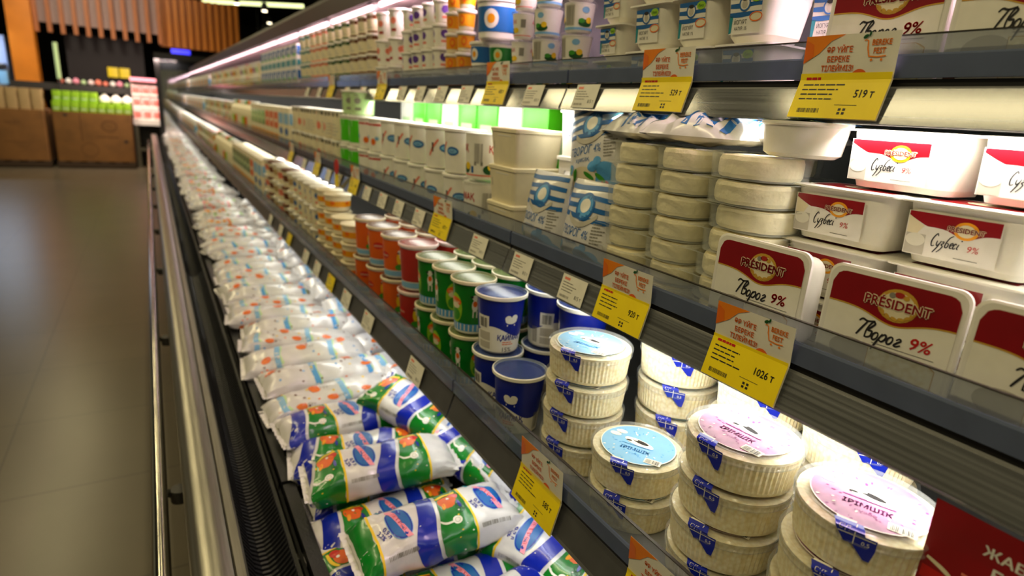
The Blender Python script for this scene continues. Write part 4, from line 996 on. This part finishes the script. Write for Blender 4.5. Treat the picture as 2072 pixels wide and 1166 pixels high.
# --- middle shelf, left half
def imak_art(r, h):
    A = Art(); A.text('ҚАЙМАҚ', -.045, h * .16, h * .15, 'red', 1, sx=.75, bold=.0004); A.text('ҚАЙМАҚ', .072, h * .16, h * .15, 'red', 1, sx=.75, bold=.0004)
    A.bars(.006, -h * .16, .026, h * .26, 'grey', 1, 9); A.rect(.006, -h * .2, .026, -h * .12, 'grey', 2)
    for u in (-.02, .04): A.ell(u, -h * .28, .013, h * .10, 'dark_green', 1); A.ell(u + .006, -h * .22, .009, h * .08, 'yellow', 2); A.rect(u + .018, -h * .36, u + .024, -h * .22, 'cat_blue', 1)
    A.rect(-r * 2, -h * .42, r * 2, -h * .39, 'salmon', 1, 28)
    return A
K = Kind(cup('red_word_pot', 'cream pot', .045, .100, 'milk', 'clear_lid', imak_art, .88, .003)); G = 'cream pots with a red word'
for ln, x in enumerate((.625, .724)):
    for r in range(2): K.put((x, 1.170, Z2 + .1025 * r), '%s cream pot with red word, %s line, beside the plain square tubs' % (TIER[2][r], ('front', 'rear')[ln]), G, (.9, .35)[r])
def oval_art(r, h):
    A = Art()
    for u in (-.085, .03): A.ell(u, 0, .017, h * .10, 'cat_blue', 1); A.ell(u, 0, .013, h * .055, 'pale_blue', 2); A.text('сүт', u, 0, .006, 'blue', 3); A.stroke([(u - .045, -.02), (u - .035, .0), (u - .02, .02)], .006, 'salmon', 1)
    A.rect(-.008, -h * .1, -.003, h * .12, 'ink', 1, 1)
    return A
K = Kind(cup('oval_logo_pot', 'cream pot', .0475, .100, 'milk', 'white', oval_art, .92, .003)); G = 'white pots with blue oval logo'
for c, y in enumerate((1.285, 1.400, 1.515, 1.630, 1.745)):
    for r in range(2): K.put((.630, y, Z2 + .1025 * r), '%s white pot with blue oval logo, %s from the red word pots' % (TIER[2][r], nth(c + 1)), G, (.3, -.2, .6, 0, .5)[(c + r) % 5])
def line_art(r, h):
    A = Art(); L = PI * r * .8; A.strip(-L, L, lambda u: h * .28, lambda u: h * .34, 'red', 1, 20)
    for u in (-.03, .02): A.ell(u, -h * .2, .010, h * .1, 'orange', 1); A.ell(u + .014, -h * .1, .007, h * .06, 'pale_blue', 1)
    return A
K = Kind(cup('red_line_pot', 'cream pot', .045, .100, 'milk', 'white', line_art, .92)); G = 'white pots with a red line'
for c, y in enumerate((1.865, 1.972)):
    for r in range(2): K.put((.628, y, Z2 + .1025 * r), '%s white pot with red line, %s from the green pots' % (TIER[2][r], ('second', 'first')[c]), G, .3 * c)
def gblock(r, h):
    A = Art(); L = PI * r * .8; A.strip(-L, L, lambda u: -h * .38, lambda u: h * .36, 'bright_green', 1, 20); A.ell(-.01, 0, .014, h * .2, 'pale_green', 2); return A
K = Kind(cup('bright_green_pot', 'cream pot', .046, .100, 'milk', 'white', gblock, .92)); G = 'bright green pots'
for c, y in enumerate((2.085, 2.190)):
    for r in range(2): K.put((.628, y, Z2 + .1025 * r), '%s bright green pot, %s from the red lined pots' % (TIER[2][r], ('first', 'second')[c]), G)
K = Kind(cup('pale_green_jar', 'jar', .042, .080, 'pale_green', 'white', dots_art('grey', 'grey'), .94))
for c, y in enumerate((2.095, 2.195)): K.put((.632, y, Z2 + .2055), 'pale green jar on the bright green pots, %s one' % ('right', 'left')[c], 'pale green jars')
def jar_art(r, h):
    A = Art(); L = PI * r * .9; A.rect(-L, h * .30, -L * .2, h * .44, 'brick', 1, 10); A.rect(-L * .1, h * .30, L, h * .44, 'ink', 1, 10); A.ell(-.02, -h * .1, .015, h * .15, 'salmon', 1); A.lines(0, .04, 0, 4, .012, .004, 'pale_grey', 1); return A
K = Kind(cup('dark_band_jar', 'jar', .052, .105, 'cream', 'white', jar_art, .95)); G = 'cream jars with dark red and black bands'
for c in range(7):
    for r in range(2): K.put((.634, 2.315 + c * .122, Z2 + .107 * r), '%s cream jar with dark band, %s from the green pots' % (TIER[2][r], nth(c + 1)), G, .35 * (c % 3))
Ks = [(Kind(carton(.13, .10, .20, 'cream', ca_sky)), 'pale blue'), (Kind(carton(.13, .10, .20, 'cream', ca_red)), 'orange red'), (Kind(carton(.13, .10, .20, 'cream', ca_green)), 'green')]
for c in range(9):
    K, nm = Ks[min(2, (c + 1) // 3)]
    K.put((.635, 3.22 + .142 * c, Z2), '%s panel carton on the middle shelf, %s beyond the dark banded jars' % (nm, nth(c + 1)), 'upright cartons on the middle shelf')
def bottle(col, capc, band):
    def mk():
        t = thing('milk_bottle', 'x', 'bottle')
        b = MB(); b.lathe([(.044, 0), (.048, .006), (.048, .12), (.04, .155), (.02, .18), (.018, .19)], col, 20); b.build('bottle_body', t)
        b = MB(); b.lathe([(.021, .188), (.021, .208), (.018, .21)], capc, 16); b.build('cap', t)
        b = MB(); b.lathe([(.0486, .03), (.0486, .10)], band, 20, cap0=False, cap1=False); b.build('label', t)
        return t
    return mk
Kb1 = Kind(bottle('cream', 'white', 'cream')); Kb2 = Kind(bottle('cream', 'orange', 'orange_deep')); Kb3 = Kind(bottle('cream', 'leaf', 'lime'))
for c in range(9): (Kb1, Kb1, Kb2, Kb3)[c % 4].put((.635, 4.52 + .14 * c, Z2), ('plain cream', 'plain cream', 'orange label', 'lime label')[c % 4] + ' bottle on the middle shelf, %s beyond the panel cartons' % nth(c + 1), 'bottles on the middle shelf')
far_row(.640, 5.82, 8.45, .135, Z2, 2, .095, sp[::-1], 'middle')
# bright packs in the back row of the middle shelf under the led
Kg = Kind(carton(.115, .09, .262, 'bright_green', lambda A, w, h: A.rect(-w * .3, h * .1, w * .3, h * .3, 'pale_green'))); Kw_ = Kind(carton(.115, .09, .262, 'white', lambda A, w, h: A.rect(-w * .3, h * .1, w * .3, h * .3, 'pale_green')))
for c in range(8):
    g_ = c % 3 != 1
    (Kg if g_ else Kw_).put((.835, 1.24 + c * .122, Z2), ('bright green' if g_ else 'white') + ' carton in the back row of the middle shelf, %s from the right' % nth(c + 1), 'lit cartons in the back row')
# --- lower shelf, left half
for c in range(6):
    K = fc('cream', ('white', 'brown', 'white')[c % 3], ('cardboard_light', 'brown', 'salmon')[c % 3], .05, .075)
    for r in range(3): K.put((.526, 2.64 + .12 * c, Z3 + .0765 * r), '%s lidded cup on the lower shelf, %s of the %s column past the dotted cups' % (('white', 'brown', 'white')[c % 3], TIER[3][r], nth(c + 1)), 'cups past the blue dotted cups')
Ks = [(Kind(carton(.13, .10, .21, 'cream', ca_sky)), 'pale blue'), (Kind(carton(.13, .10, .21, 'cream', ca_red)), 'orange red'), (Kind(carton(.13, .10, .21, 'cream', ca_green)), 'green')]
for c in range(9):
    K, nm = Ks[(0, 0, 1, 2, 2, 2, 2, 2, 2)[c]]
    K.put((.525, 3.40 + .142 * c, Z3), '%s panel carton on the lower shelf, %s in the row of cartons' % (nm, nth(c + 1)), 'upright cartons on the lower shelf')
for c in range(10): (Kb1, Kb1, Kb1, Kb3, Kb2)[c % 5].put((.525, 4.72 + .14 * c, Z3), ('plain cream', 'plain cream', 'plain cream', 'lime label', 'orange label')[c % 5] + ' bottle on the lower shelf, %s beyond the panel cartons' % nth(c + 1), 'bottles on the lower shelf')
far_row(.530, 6.16, 8.45, .135, Z3, 2, .095, sp[1:], 'lower')

# ------------------------------------------------------------------ milk pouches on the deck
def pouch_fn(L, Wd, T, seed, bend=0):
    C = 2 * (Wd + T) * .80
    def P(u, v, o):
        s = max(-1, min(1, u / (L / 2))); ph = v / C * 2 * PI
        e = (1 - abs(s) ** 5)
        t = T / 2 * max(.02, e) ** .62; w = Wd / 2 * (.93 + .09 * abs(s) ** 4)
        cs, sn = math.cos(ph), math.sin(ph)
        y = w * math.copysign(abs(sn) ** .80, sn); z = t * math.copysign(abs(cs) ** .72, cs)
        k = .0045 + .007 * abs(s) ** 3
        d = noise.noise((u * 22 + seed * 7, v * 26, seed)) * k + .0016 * noise.noise((u * 90, v * 90, seed + 9)) + .003 * abs(s) ** 4 * math.sin(v * 210)
        nl = Vector((0, y / (w * w + 1e-6), z / (t * t + 1e-6)))
        nl = nl.normalized() if nl.length > 1e-6 else Vector((0, 0, 1))
        q = d + o
        return (u - .006 * abs(s) ** 3 * (v / Wd) ** 2, y + nl.y * q, z + nl.z * q + bend * (s * s) * .5)
    return P, C
def milk_pouch(phase, seed):
    def mk():
        t = thing('milk_pouch', 'x', 'milk pouch')
        L, Wd, T = .295, .126, .080; P, C = pouch_fn(L, Wd, T, seed)
        b = MB(); b.grid(lambda i, j: P((i - .5) * L, (j - .5) * C, 0), 60, 48, 'film')
        for s in (-1, 1): b.grid(lambda i, j, s=s: (s * (L / 2 - .004 + .014 * i), (j - .5) * Wd * 1.0, .003 * math.sin(j * 40) * i + .001), 2, 24, 'film')
        b.build('film_bag', t)
        A = Art(); V = C * .49; per = .168
        def cl(f): return lambda w: max(-L / 2 + .003, min(L / 2 - .003, f(w)))
        for k in range(-2, 3):
            u0 = phase + k * per
            if u0 > L / 2 or u0 + per < -L / 2: continue
            wv = lambda w: .010 * math.sin(w * 34 + .5)
            def vis(a, c): return c > -L / 2 + .004 and a < L / 2 - .004
            if vis(u0 + .052, u0 + .128): A.vband(-V, V, cl(lambda w: u0 + .058 + wv(w) * .0), cl(lambda w: u0 + .062), 'yellow', 2, 40, 2)
            # green field between the white wave and the yellow edge
            if vis(u0 - .012, u0 + .060): A.vband(-V, V, cl(lambda w: u0 + .004 + wv(w)), cl(lambda w: u0 + .058 + .002 * math.sin(w * 160)), 'green', 1, 40, 8)
            if vis(u0 - .045, u0): A.vband(-V, V, cl(lambda w: u0 - .036 + wv(w) * 1.4), cl(lambda w: u0 - .003 + wv(w)), 'royal', 1, 40, 4)
            rnd = random.Random(k + 10)
            ins = lambda u, m=.012: -L / 2 + m < u < L / 2 - m
            if ins(u0 + .032, .03):
                for vv in (.008,):
                    A.ell(u0 + .030, vv, .017, .012, 'orange_deep', 3, 18); A.ell(u0 + .044, vv + .006, .010, .008, 'red', 3); A.stroke([(u0 + .012, vv + .010), (u0 + .028, vv + .017), (u0 + .052, vv + .016)], .006, 'yellow', 4); A.ell(u0 + .034, vv + .004, .0028, .0028, 'white', 5); A.ell(u0 + .020, vv - .008, .006, .003, 'amber', 4, 10, .8)
                    A.ell(u0 + .046, vv - .012, .003, .006, 'blue', 4)
                A.stroke([(u0 + .0, -.026), (u0 + .010, -.033), (u0 + .026, -.033)], .0045, 'white', 3); A.ell(u0 + .030, -.032, .0085, .0085, 'white', 3); A.ring(u0 + .030, -.032, .005, .005, .0012, 'pale_grey', 4)
                for q in range(16): A.ell(u0 + rnd.uniform(.010, .054), rnd.uniform(-V, V), .0018, .0016, ('yellow', 'white')[q % 2], 3, 8)
                for q in range(4): A.ring(u0 + .045 + rnd.uniform(-.004, .004), -.005 + q * .004 - .01, .006, .005, .0014, 'dark_green', 3, 12)
            if ins(u0 + .104, .034):
                for vv in (-.002,):
                    A.ell(u0 + .104, vv, .0215, .0315, 'pale_blue', 1, 30); A.ell(u0 + .104, vv, .0203, .0302, 'royal', 2, 30); A.ell(u0 + .104, vv, .0180, .0275, 'cat_blue', 3, 30)
                    A.vband(vv - .0305, vv + .0325, lambda w: u0 + .099 - (w - vv) * .30, lambda w: u0 + .109 - (w - vv) * .30, 'pink', 4, 8, 2); A.text('ПЕТРОВ', u0 + .104, vv, .0066, 'red', 5, rot=-1.28, sx=.95)
                A.text('0,9 л', u0 + .080, -.012, .0070, 'blue', 2, rot=-1.25, bold=.0003); A.text('3,2%', u0 + .070, -.012, .0070, 'blue', 2, rot=-1.25, bold=.0003)
                A.text('сүт молоко', u0 + .104, .046, .0062, 'violet', 2, rot=-.35); A.lines(u0 + .084, u0 + .124, .060, 3, .005, .0016, 'violet', 2, k); A.ell(u0 + .080, .040, .006, .003, 'teal', 2, 10, -.9)
                for q in range(3): A.ring(u0 + .083 + .019 * q, .082, .008, .008, .0016, 'violet', 2, 16); A.ell(u0 + .084 + .019 * q, .082, .005, .006, 'blue', 2, 12)
                A.bars(u0 + .070, -.066, u0 + .124, -.056, 'grey', 2, 20, k + 5)
            if ins(u0 - .02, .03): A.text('МОЛОКО', u0 - .017 + .010 * math.sin(.045 * 34) * 1, .042, .0062, 'white', 3, rot=-1.2)
        b = MB(); b.art(A, lambda u, v, o: P(u, v, o + .0003)); b.build('print', t)
        return t
    return mk
MKs = [Kind(milk_pouch(ph, sd)) for ph, sd in ((-.005, 1.3), (.075, 2.6), (-.10, 3.9), (.03, 5.2))]
G = 'blue and green printed milk pouches'
for (k, x, y, z, rz, tl, l) in (
    (1, .345, 1.300, -.742, .07, (0, 0), 'blue and green milk pouch farthest from the camera, next to the white pouches'),
    (2, .350, 1.175, -.762, -.16, (0, 0), 'milk pouch with orange fruit print between the farthest and the big tilted pouch'),
    (3, .352, 1.040, -.716, -.10, (0, -.05), 'large tilted blue and green milk pouch just behind the nearest full one'),
    (2, .340, .955, -.790, .05, (0, 0), 'lower milk pouch with blue rings peeking out under the tilted pouch'),
    (0, .378, .815, -.712, -.02, (0, -.06), 'nearest full milk pouch with two blue oval logos'),
    (1, .385, .730, -.792, .02, (0, 0), 'lower milk pouch in front of the nearest full one with blue band'),
    (2, .425, .640, -.770, .10, (0, 0), 'milk pouch at the bottom edge with green field'),
    (3, .500, 1.205, -.70, -1.1, (.3, .1), 'upright turned milk pouch leaning under the lower shelf by the white pouches'),
    (0, .560, 1.050, -.722, -1.3, (.3, 0), 'turned milk pouch with white bow print under the lower shelf'),
    (1, .600, .905, -.735, -1.2, (.2, 0), 'turned milk pouch half hidden under the shelf beside the yellow tag'),
    (0, .555, .660, -.735, -1.25, (.45, 0), 'turned pale milk pouch with blue band below the yellow tag'),
    (3, .250, .820, -.806, 1.75, (0, 0), 'turned milk pouch at the tray front edge near the bottom'),
    (1, .360, 1.10, -.808, 0, (0, 0), 'milk pouch of the lowest layer under the tilted one'),
    (2, .362, 1.245, -.808, .03, (0, 0), 'milk pouch of the lowest layer under the farthest one'),
    (3, .395, .860, -.808, 0, (0, 0), 'milk pouch of the lowest layer under the nearest full one')):
    MKs[k].put((x, y, z), l, G, rz, tl)
def white_pouch(ph, seed, cols):
    def mk():
        t = thing('white_pouch', 'x', 'milk pouch')
        L, Wd, T = .345, .132, .080; P, C = pouch_fn(L, Wd, T, seed)
        b = MB(); b.grid(lambda i, j: P((i - .5) * L, (j - .5) * C, 0), 40, 32, 'film')
        for s in (-1, 1): b.grid(lambda i, j, s=s: (s * (L / 2 - .004 + .016 * i), (j - .5) * Wd, .003 * math.sin(j * 40) * i), 2, 16, 'film')
        b.build('film_bag', t)
        A = Art(); V = C * .49; rnd = random.Random(int(seed * 10))
        for u0 in (ph - .15, ph):
            if -L / 2 + .03 < u0 < L / 2 - .03:
                A.vband(-V, V, lambda w: u0 - .009 + .002 * math.sin(w * 60), lambda w: u0 + .006 + .002 * math.sin(w * 60), cols[0], 1, 20, 2); A.vband(-V, V, lambda w: u0 + .006 + .002 * math.sin(w * 60), lambda w: u0 + .010 + .004 * math.sin(w * 90), 'pale_green', 1, 20, 1)
        for k in range(44):
            u, v = rnd.uniform(-L * .43, L * .43), rnd.uniform(-V * .75, V * .6); big = k % 6 == 0
            A.ell(u, v, .015 if big else .0035, .011 if big else .003, (cols[1], cols[2], 'sky', 'brown', 'yellow')[0 if big else k % 5], 2, 12, rnd.uniform(0, 3))
            if big: A.ell(u + .006, v + .005, .006, .004, 'salmon', 3, 10); A.text('сүт', u + .025, v, .010, 'grey', 2, rot=rnd.uniform(-.6, .2))
        b = MB(); b.art(A, lambda u, v, o: P(u, v, o + .0003)); b.build('print', t)
        return t
    return mk
WK = [Kind(white_pouch(.07, 1.1, ('pale_blue', 'orange', 'orange'))), Kind(white_pouch(.02, 2.3, ('pale_blue', 'orange', 'salmon'))), Kind(white_pouch(.11, 3.7, ('sky', 'orange', 'brown')))]
WL = [Kind(white_pouch(.05, 5.1, ('lilac', 'violet', 'pink'))), Kind(white_pouch(.06, 6.1, ('pink', 'salmon', 'orange'))), Kind(white_pouch(.09, 7.1, ('pale_green', 'green', 'sky'))), Kind(white_pouch(.0, 8.2, ('orange', 'amber', 'salmon')))]
R = random.Random(12); y = 1.445; n = 0; G = 'white pouches along the front of the deck'
while y < 12.8:
    n += 1
    if y < 3.6: K, nm = WK[n % 3], 'white pouch with orange prints'
    else: i = (n // 2 + n) % 4; K, nm = WL[i], ('white pouch with violet prints', 'white pouch with pink prints', 'white pouch with green prints', 'white pouch with orange stripes')[i]
    K.put((.362 + R.uniform(-.02, .02), y, -.757 + R.uniform(-.012, .014)), '%s, %s in the front row counted from the blue ones' % (nm, nth(n)), G, R.uniform(-.12, .14), (R.uniform(-.12, .12), R.uniform(-.08, .05)))
    WK[(n + 1) % 3].put((.365, y + .06, -.806), 'white pouch of the lowest layer, %s from the blue ones' % nth(n), 'white pouches under the front row', R.uniform(-.05, .05)) if y < 2.6 else None
    y += R.uniform(.128, .155) if y < 3.6 else .165
y = 1.40; n = 0
while y < 4.6:
    n += 1
    WK[(n * 2) % 3].put((.665 + R.uniform(-.02, .02), y, -.742 + R.uniform(-.015, .02)), 'brightly lit white pouch under the lower shelf, %s in the back row' % nth(n), 'white pouches in the back row of the deck', R.uniform(-.4, .3), (R.uniform(-.15, .25), .05))
    y += .17

# ------------------------------------------------------------------ tags and price labels
def on_rail(xf, zg, xb, zb, hgt=0, off=.0062):       # frame of the sloping rail: u to the right (-y), v up the face
    d = Vector((xf - xb, 0, zg - zb)).normalized(); nrm = Vector((-d.z, 0, d.x))
    def fn(u, v, o):
        p = Vector((0, 0, 0)) + d * v + nrm * o
        return (p.x, -u, p.z)
    return fn, d, nrm
RAILS = {'top': (.645, .058, .632, .016), 'middle': (.55, -.228, .537, -.275), 'lower': (.447, -.506, .433, -.556)}
def bereke(price, w=.098, h=.088, seed=1, yellow=.56):
    A = Art(); Lw = w / 2
    A.poly([(-Lw, h), (-Lw * .12, h), (-Lw * .42, h * .93), (-Lw * .65, h * .80), (-Lw, h * .68)], 'tag_orange', 1); A.poly([(-Lw, h * .96), (-Lw * .80, h * .90), (-Lw * .78, h * .76), (-Lw, h * .69)], 'orange', 2)
    for k, s in enumerate(('ӘР ҮЙГЕ', 'БЕРЕКЕ', 'ТІЛЕЙМІЗ!')): A.text(s, -Lw * .20 - .0, h * (.83 - .105 * k), .0058, 'orange', 2, sx=.86, bold=.0002)
    A.strip(Lw * .12, Lw * .48, lambda u: h * .46, lambda u: h * .50 + math.sqrt(max(0, (Lw * .18) ** 2 - (u - Lw * .30) ** 2)) * 1.0, 'orange_deep', 2, 16)
    A.text('BEREKE', Lw * .66, h * .89, .0056, 'tag_orange', 2, sx=.78, bold=.0002); A.text('FEST', Lw * .64, h * .80, .0056, 'tag_orange', 2, sx=.8, bold=.0002)
    A.stroke([(Lw * .30, h * .91), (Lw * .38, h * .91), (Lw * .44, h * .74), (Lw * .78, h * .74)], .0014, 'tag_orange', 2, 2); A.ell(Lw * .50, h * .70, .0013, .0013, 'tag_orange', 2, 10); A.ell(Lw * .70, h * .70, .0013, .0013, 'tag_orange', 2, 10)
    A.ell(Lw * .32, h * .955, .003, .0018, 'dark_green', 3, 10, .5); A.ell(Lw * .40, h * .98, .0025, .0012, 'dark_green', 3, 10, 1.3)
    P = Art(); hy = h * yellow; rnd = random.Random(seed)
    P.rect(-Lw * .99, .0005, Lw * .99, hy, 'tag_yellow', 1, 2, 14); P.lines(-Lw * .84, -Lw * .3, hy - .007, 1, .005, .0028, 'red', 2, seed); P.lines(-Lw * .86, Lw * .10, hy - .013, 4, .0052, .0014, 'ink', 2, seed + 1)
    P.bars(-Lw * .80, .006, -Lw * .28, .011, 'ink', 2, 22, seed); P.text(price, Lw * .56, hy * .56, .0085, 'ink', 2, sx=.8, bold=.0002); P.rect(Lw * .02, hy * .30, Lw * .5, hy * .31, 'ink', 2)
    for a in (0, 1):
        for c in (0, 1): P.rect(Lw * .14 + a * .005, hy * .10 + c * .004, Lw * .14 + a * .005 + .003, hy * .10 + c * .004 + .0026, 'ink', 2)
    return A, P
def put_bereke(rail, yl, yr, price, label, seed=1, zoff=0, h=.088, lift=.0):
    xf, zg, xb, zb = RAILS[rail]; w = yl - yr; fn, d, nrm = on_rail(xf, zg, xb, zb)
    base = Vector((xb, (yl + yr) / 2, zb)) + d * (.0015 + zoff) + nrm * (.0072 + lift)
    t = thing('promotion_tag', label, 'price tag', tuple(base), 0, 'orange and yellow promotion tags')
    A, P = bereke(price, w, h, seed)
    b = MB(); c = Art(); c.rect(-w / 2, 0, w / 2, h, 'paper', 0, 4, 24)
    RL = (Vector((xf, zg)) - Vector((xb, zb))).length - .002
    def cur(u, v, o):
        p = fn(u, min(v, RL), o); return (p[0] + (-.06 if v > RL else 0) * (v - RL), p[1], p[2] + max(0, v - RL))
    b.art(c, lambda u, v, o: cur(u, v, o - .0004)); b.art(c, lambda u, v, o: cur(u, v, -.0003)); b.art(A, cur); b.build('promotion_card', t, smooth=False)
    b = MB(); b.art(P, lambda u, v, o: cur(u, v, o + .0012)); b.build('yellow_price_card', t, smooth=False)
    return t
TAGS = [('top', .449, .348, '519 т', 'large orange and yellow promotion tag in front of the top shelf tvorog tubs'), ('top', .712, .612, '529 т', 'promotion tag on the top rail below the large striped yoghurt tubs'), ('top', 1.205, 1.108, '430 т', 'small looking promotion tag on the top rail under the green flower tub'),
        ('top', 1.95, 1.86, '390 т', 'promotion tag on the top rail beneath the pink lit buckets'), ('top', 2.57, 2.48, '360 т', 'farther promotion tag on the top rail under the banded cups'),
        ('middle', .430, .332, '1026 т', 'promotion tag priced 1026 in front of the left standing tvorog tub'), ('middle', .637, .537, '920 т', 'promotion tag priced 920 above the pale blue lidded tubs'), ('middle', 1.250, 1.152, '615 т', 'promotion tag above the green pots on the middle rail'),
        ('middle', 1.92, 1.83, '480 т', 'promotion tag on the middle rail above the orange banded tubs'), ('middle', 2.42, 2.33, '450 т', 'promotion tag on the middle rail, first beyond the orange banded tubs'), ('middle', 2.92, 2.83, '440 т', 'farthest promotion tag on the middle rail'),
        ('lower', .654, .548, '585 т', 'lowest promotion tag hanging over the milk pouches'), ('lower', .412, .312, '640 т', 'promotion tag cut by the bottom edge under the purple lidded tubs')]
for k, (r, a, c, p, l) in enumerate(TAGS): put_bereke(r, a, c, p, l, k + 1, h=.088 if r != 'lower' else .100)
def put_label(rail, y, label, w=.062, h=.04, yellow=False, seed=1, price='815 т'):
    xf, zg, xb, zb = RAILS[rail]; fn, d, nrm = on_rail(xf, zg, xb, zb)
    base = Vector((xb, y, zb)) + d * .003 + nrm * .0060
    t = thing('shelf_label', label, 'price label', tuple(base), 0, 'small price labels on the %s rail' % rail)
    b = MB(); c = Art(); c.rect(-w / 2, 0, w / 2, h, 'tag_yellow' if yellow else 'paper', 0); b.art(c, lambda u, v, o: fn(u, v, o)); b.art(c, lambda u, v, o: fn(u, v, -.0003)); b.build('paper_card', t, smooth=False)
    A = Art(); A.rect(-w * .40, h * .80, -w * .18, h * .90, 'salmon'); A.lines(-w * .42, w * .2, h * .68, 4, h * .11, h * .035, 'grey', 1, seed); A.bars(-w * .42, h * .10, -w * .02, h * .20, 'grey', 1, 14, seed); A.text(price, w * .30, h * .28, h * .16, 'ink', 1, sx=.8)
    b = MB(); b.art(A, fn); b.build('printing', t, smooth=False)
n = 0
for y in (.842, 1.007, 1.30, 1.44, 1.58, 1.72, 2.10, 2.30, 2.72, 2.95): n += 1; put_label('top', y, 'small white price label on the top rail, %s from the right' % nth(n), seed=n)
n = 0
for y in (.700, .852, 1.015, 1.33, 1.47, 1.60, 1.74, 2.06, 2.20, 2.60): n += 1; put_label('middle', y, 'small white price label on the middle rail, %s from the right' % nth(n), seed=n + 20)
n = 0
for y, yl in ((1.075, 0), (1.40, 0), (1.60, 0), (1.775, 1), (1.95, 0), (2.12, 0), (2.42, 1), (2.60, 0), (2.85, 0)): n += 1; put_label('lower', y, 'small %s price label on the lower rail, %s from the right' % ('yellow' if yl else 'white', nth(n)), .075, .046, yl, n + 40)
# red round wobbler on the middle rail
t = thing('shelf_wobbler', 'small red and pink round shelf sign on the middle rail', 'shelf sign', (.538, 2.035, -.24))
b = MB(); b.lathe([(.002, 0), (.026, 0), (.026, .002), (.002, .002)], 'red', 24); o = b.build('disc', t); o.rotation_euler = (0, -PI / 2, 0); o.location = (-.012, 0, .035)
b = MB(); b.tube([(0, 0, -.01), (-.012, 0, .02)], .0015, 'clear', 6); b.build('stem', t)
b = MB(); b.box(-.014, -.020, -.03, -.012, .020, .012, 'tag_yellow'); b.build('yellow_card', t, smooth=False)
# red card hanging at the near right corner
t = thing('red_sign', 'red hanging sign with white lettering at the bottom right corner', 'sign', (.527, .10, -.275))
b = MB(); c = Art(); W2, h = .155, .14
c.rect(-.074, -h, W2 - .07, 0, 'president_red', 0, 4, 4); bx = lambda u, v, o: (-o - .004 * math.sin(v * 20), -u, v)
b.art(c, bx); b.art(c, lambda u, v, o: bx(u, v, -.0006)); b.build('sign_card', t, smooth=False)
A = Art(); A.text('ЖАБЫЛҒАН', -.036, -.022, .0090, 'white', 2, 'L', bold=.0003); A.text('БҰЛ САТУ', -.027, -.039, .0105, 'white', 2, 'L', bold=.0004); A.lines(-.045, .06, -.054, 1, .006, .0026, 'salmon', 2, 4)
A.strip(-.072, .08, lambda u: -.075, lambda u: -.063 + .1 * (u + .07) * 0, 'red', 1, 4); A.stroke([(-.070, -.054), (-.058, -.058), (-.05, -.062)], .004, 'cream', 3); A.stroke([(-.066, -.080), (-.055, -.086)], .004, 'salmon', 3); A.ell(-.04, -.098, .008, .010, 'cream', 3)
b = MB(); b.art(A, bx); b.build('lettering', t, smooth=False)
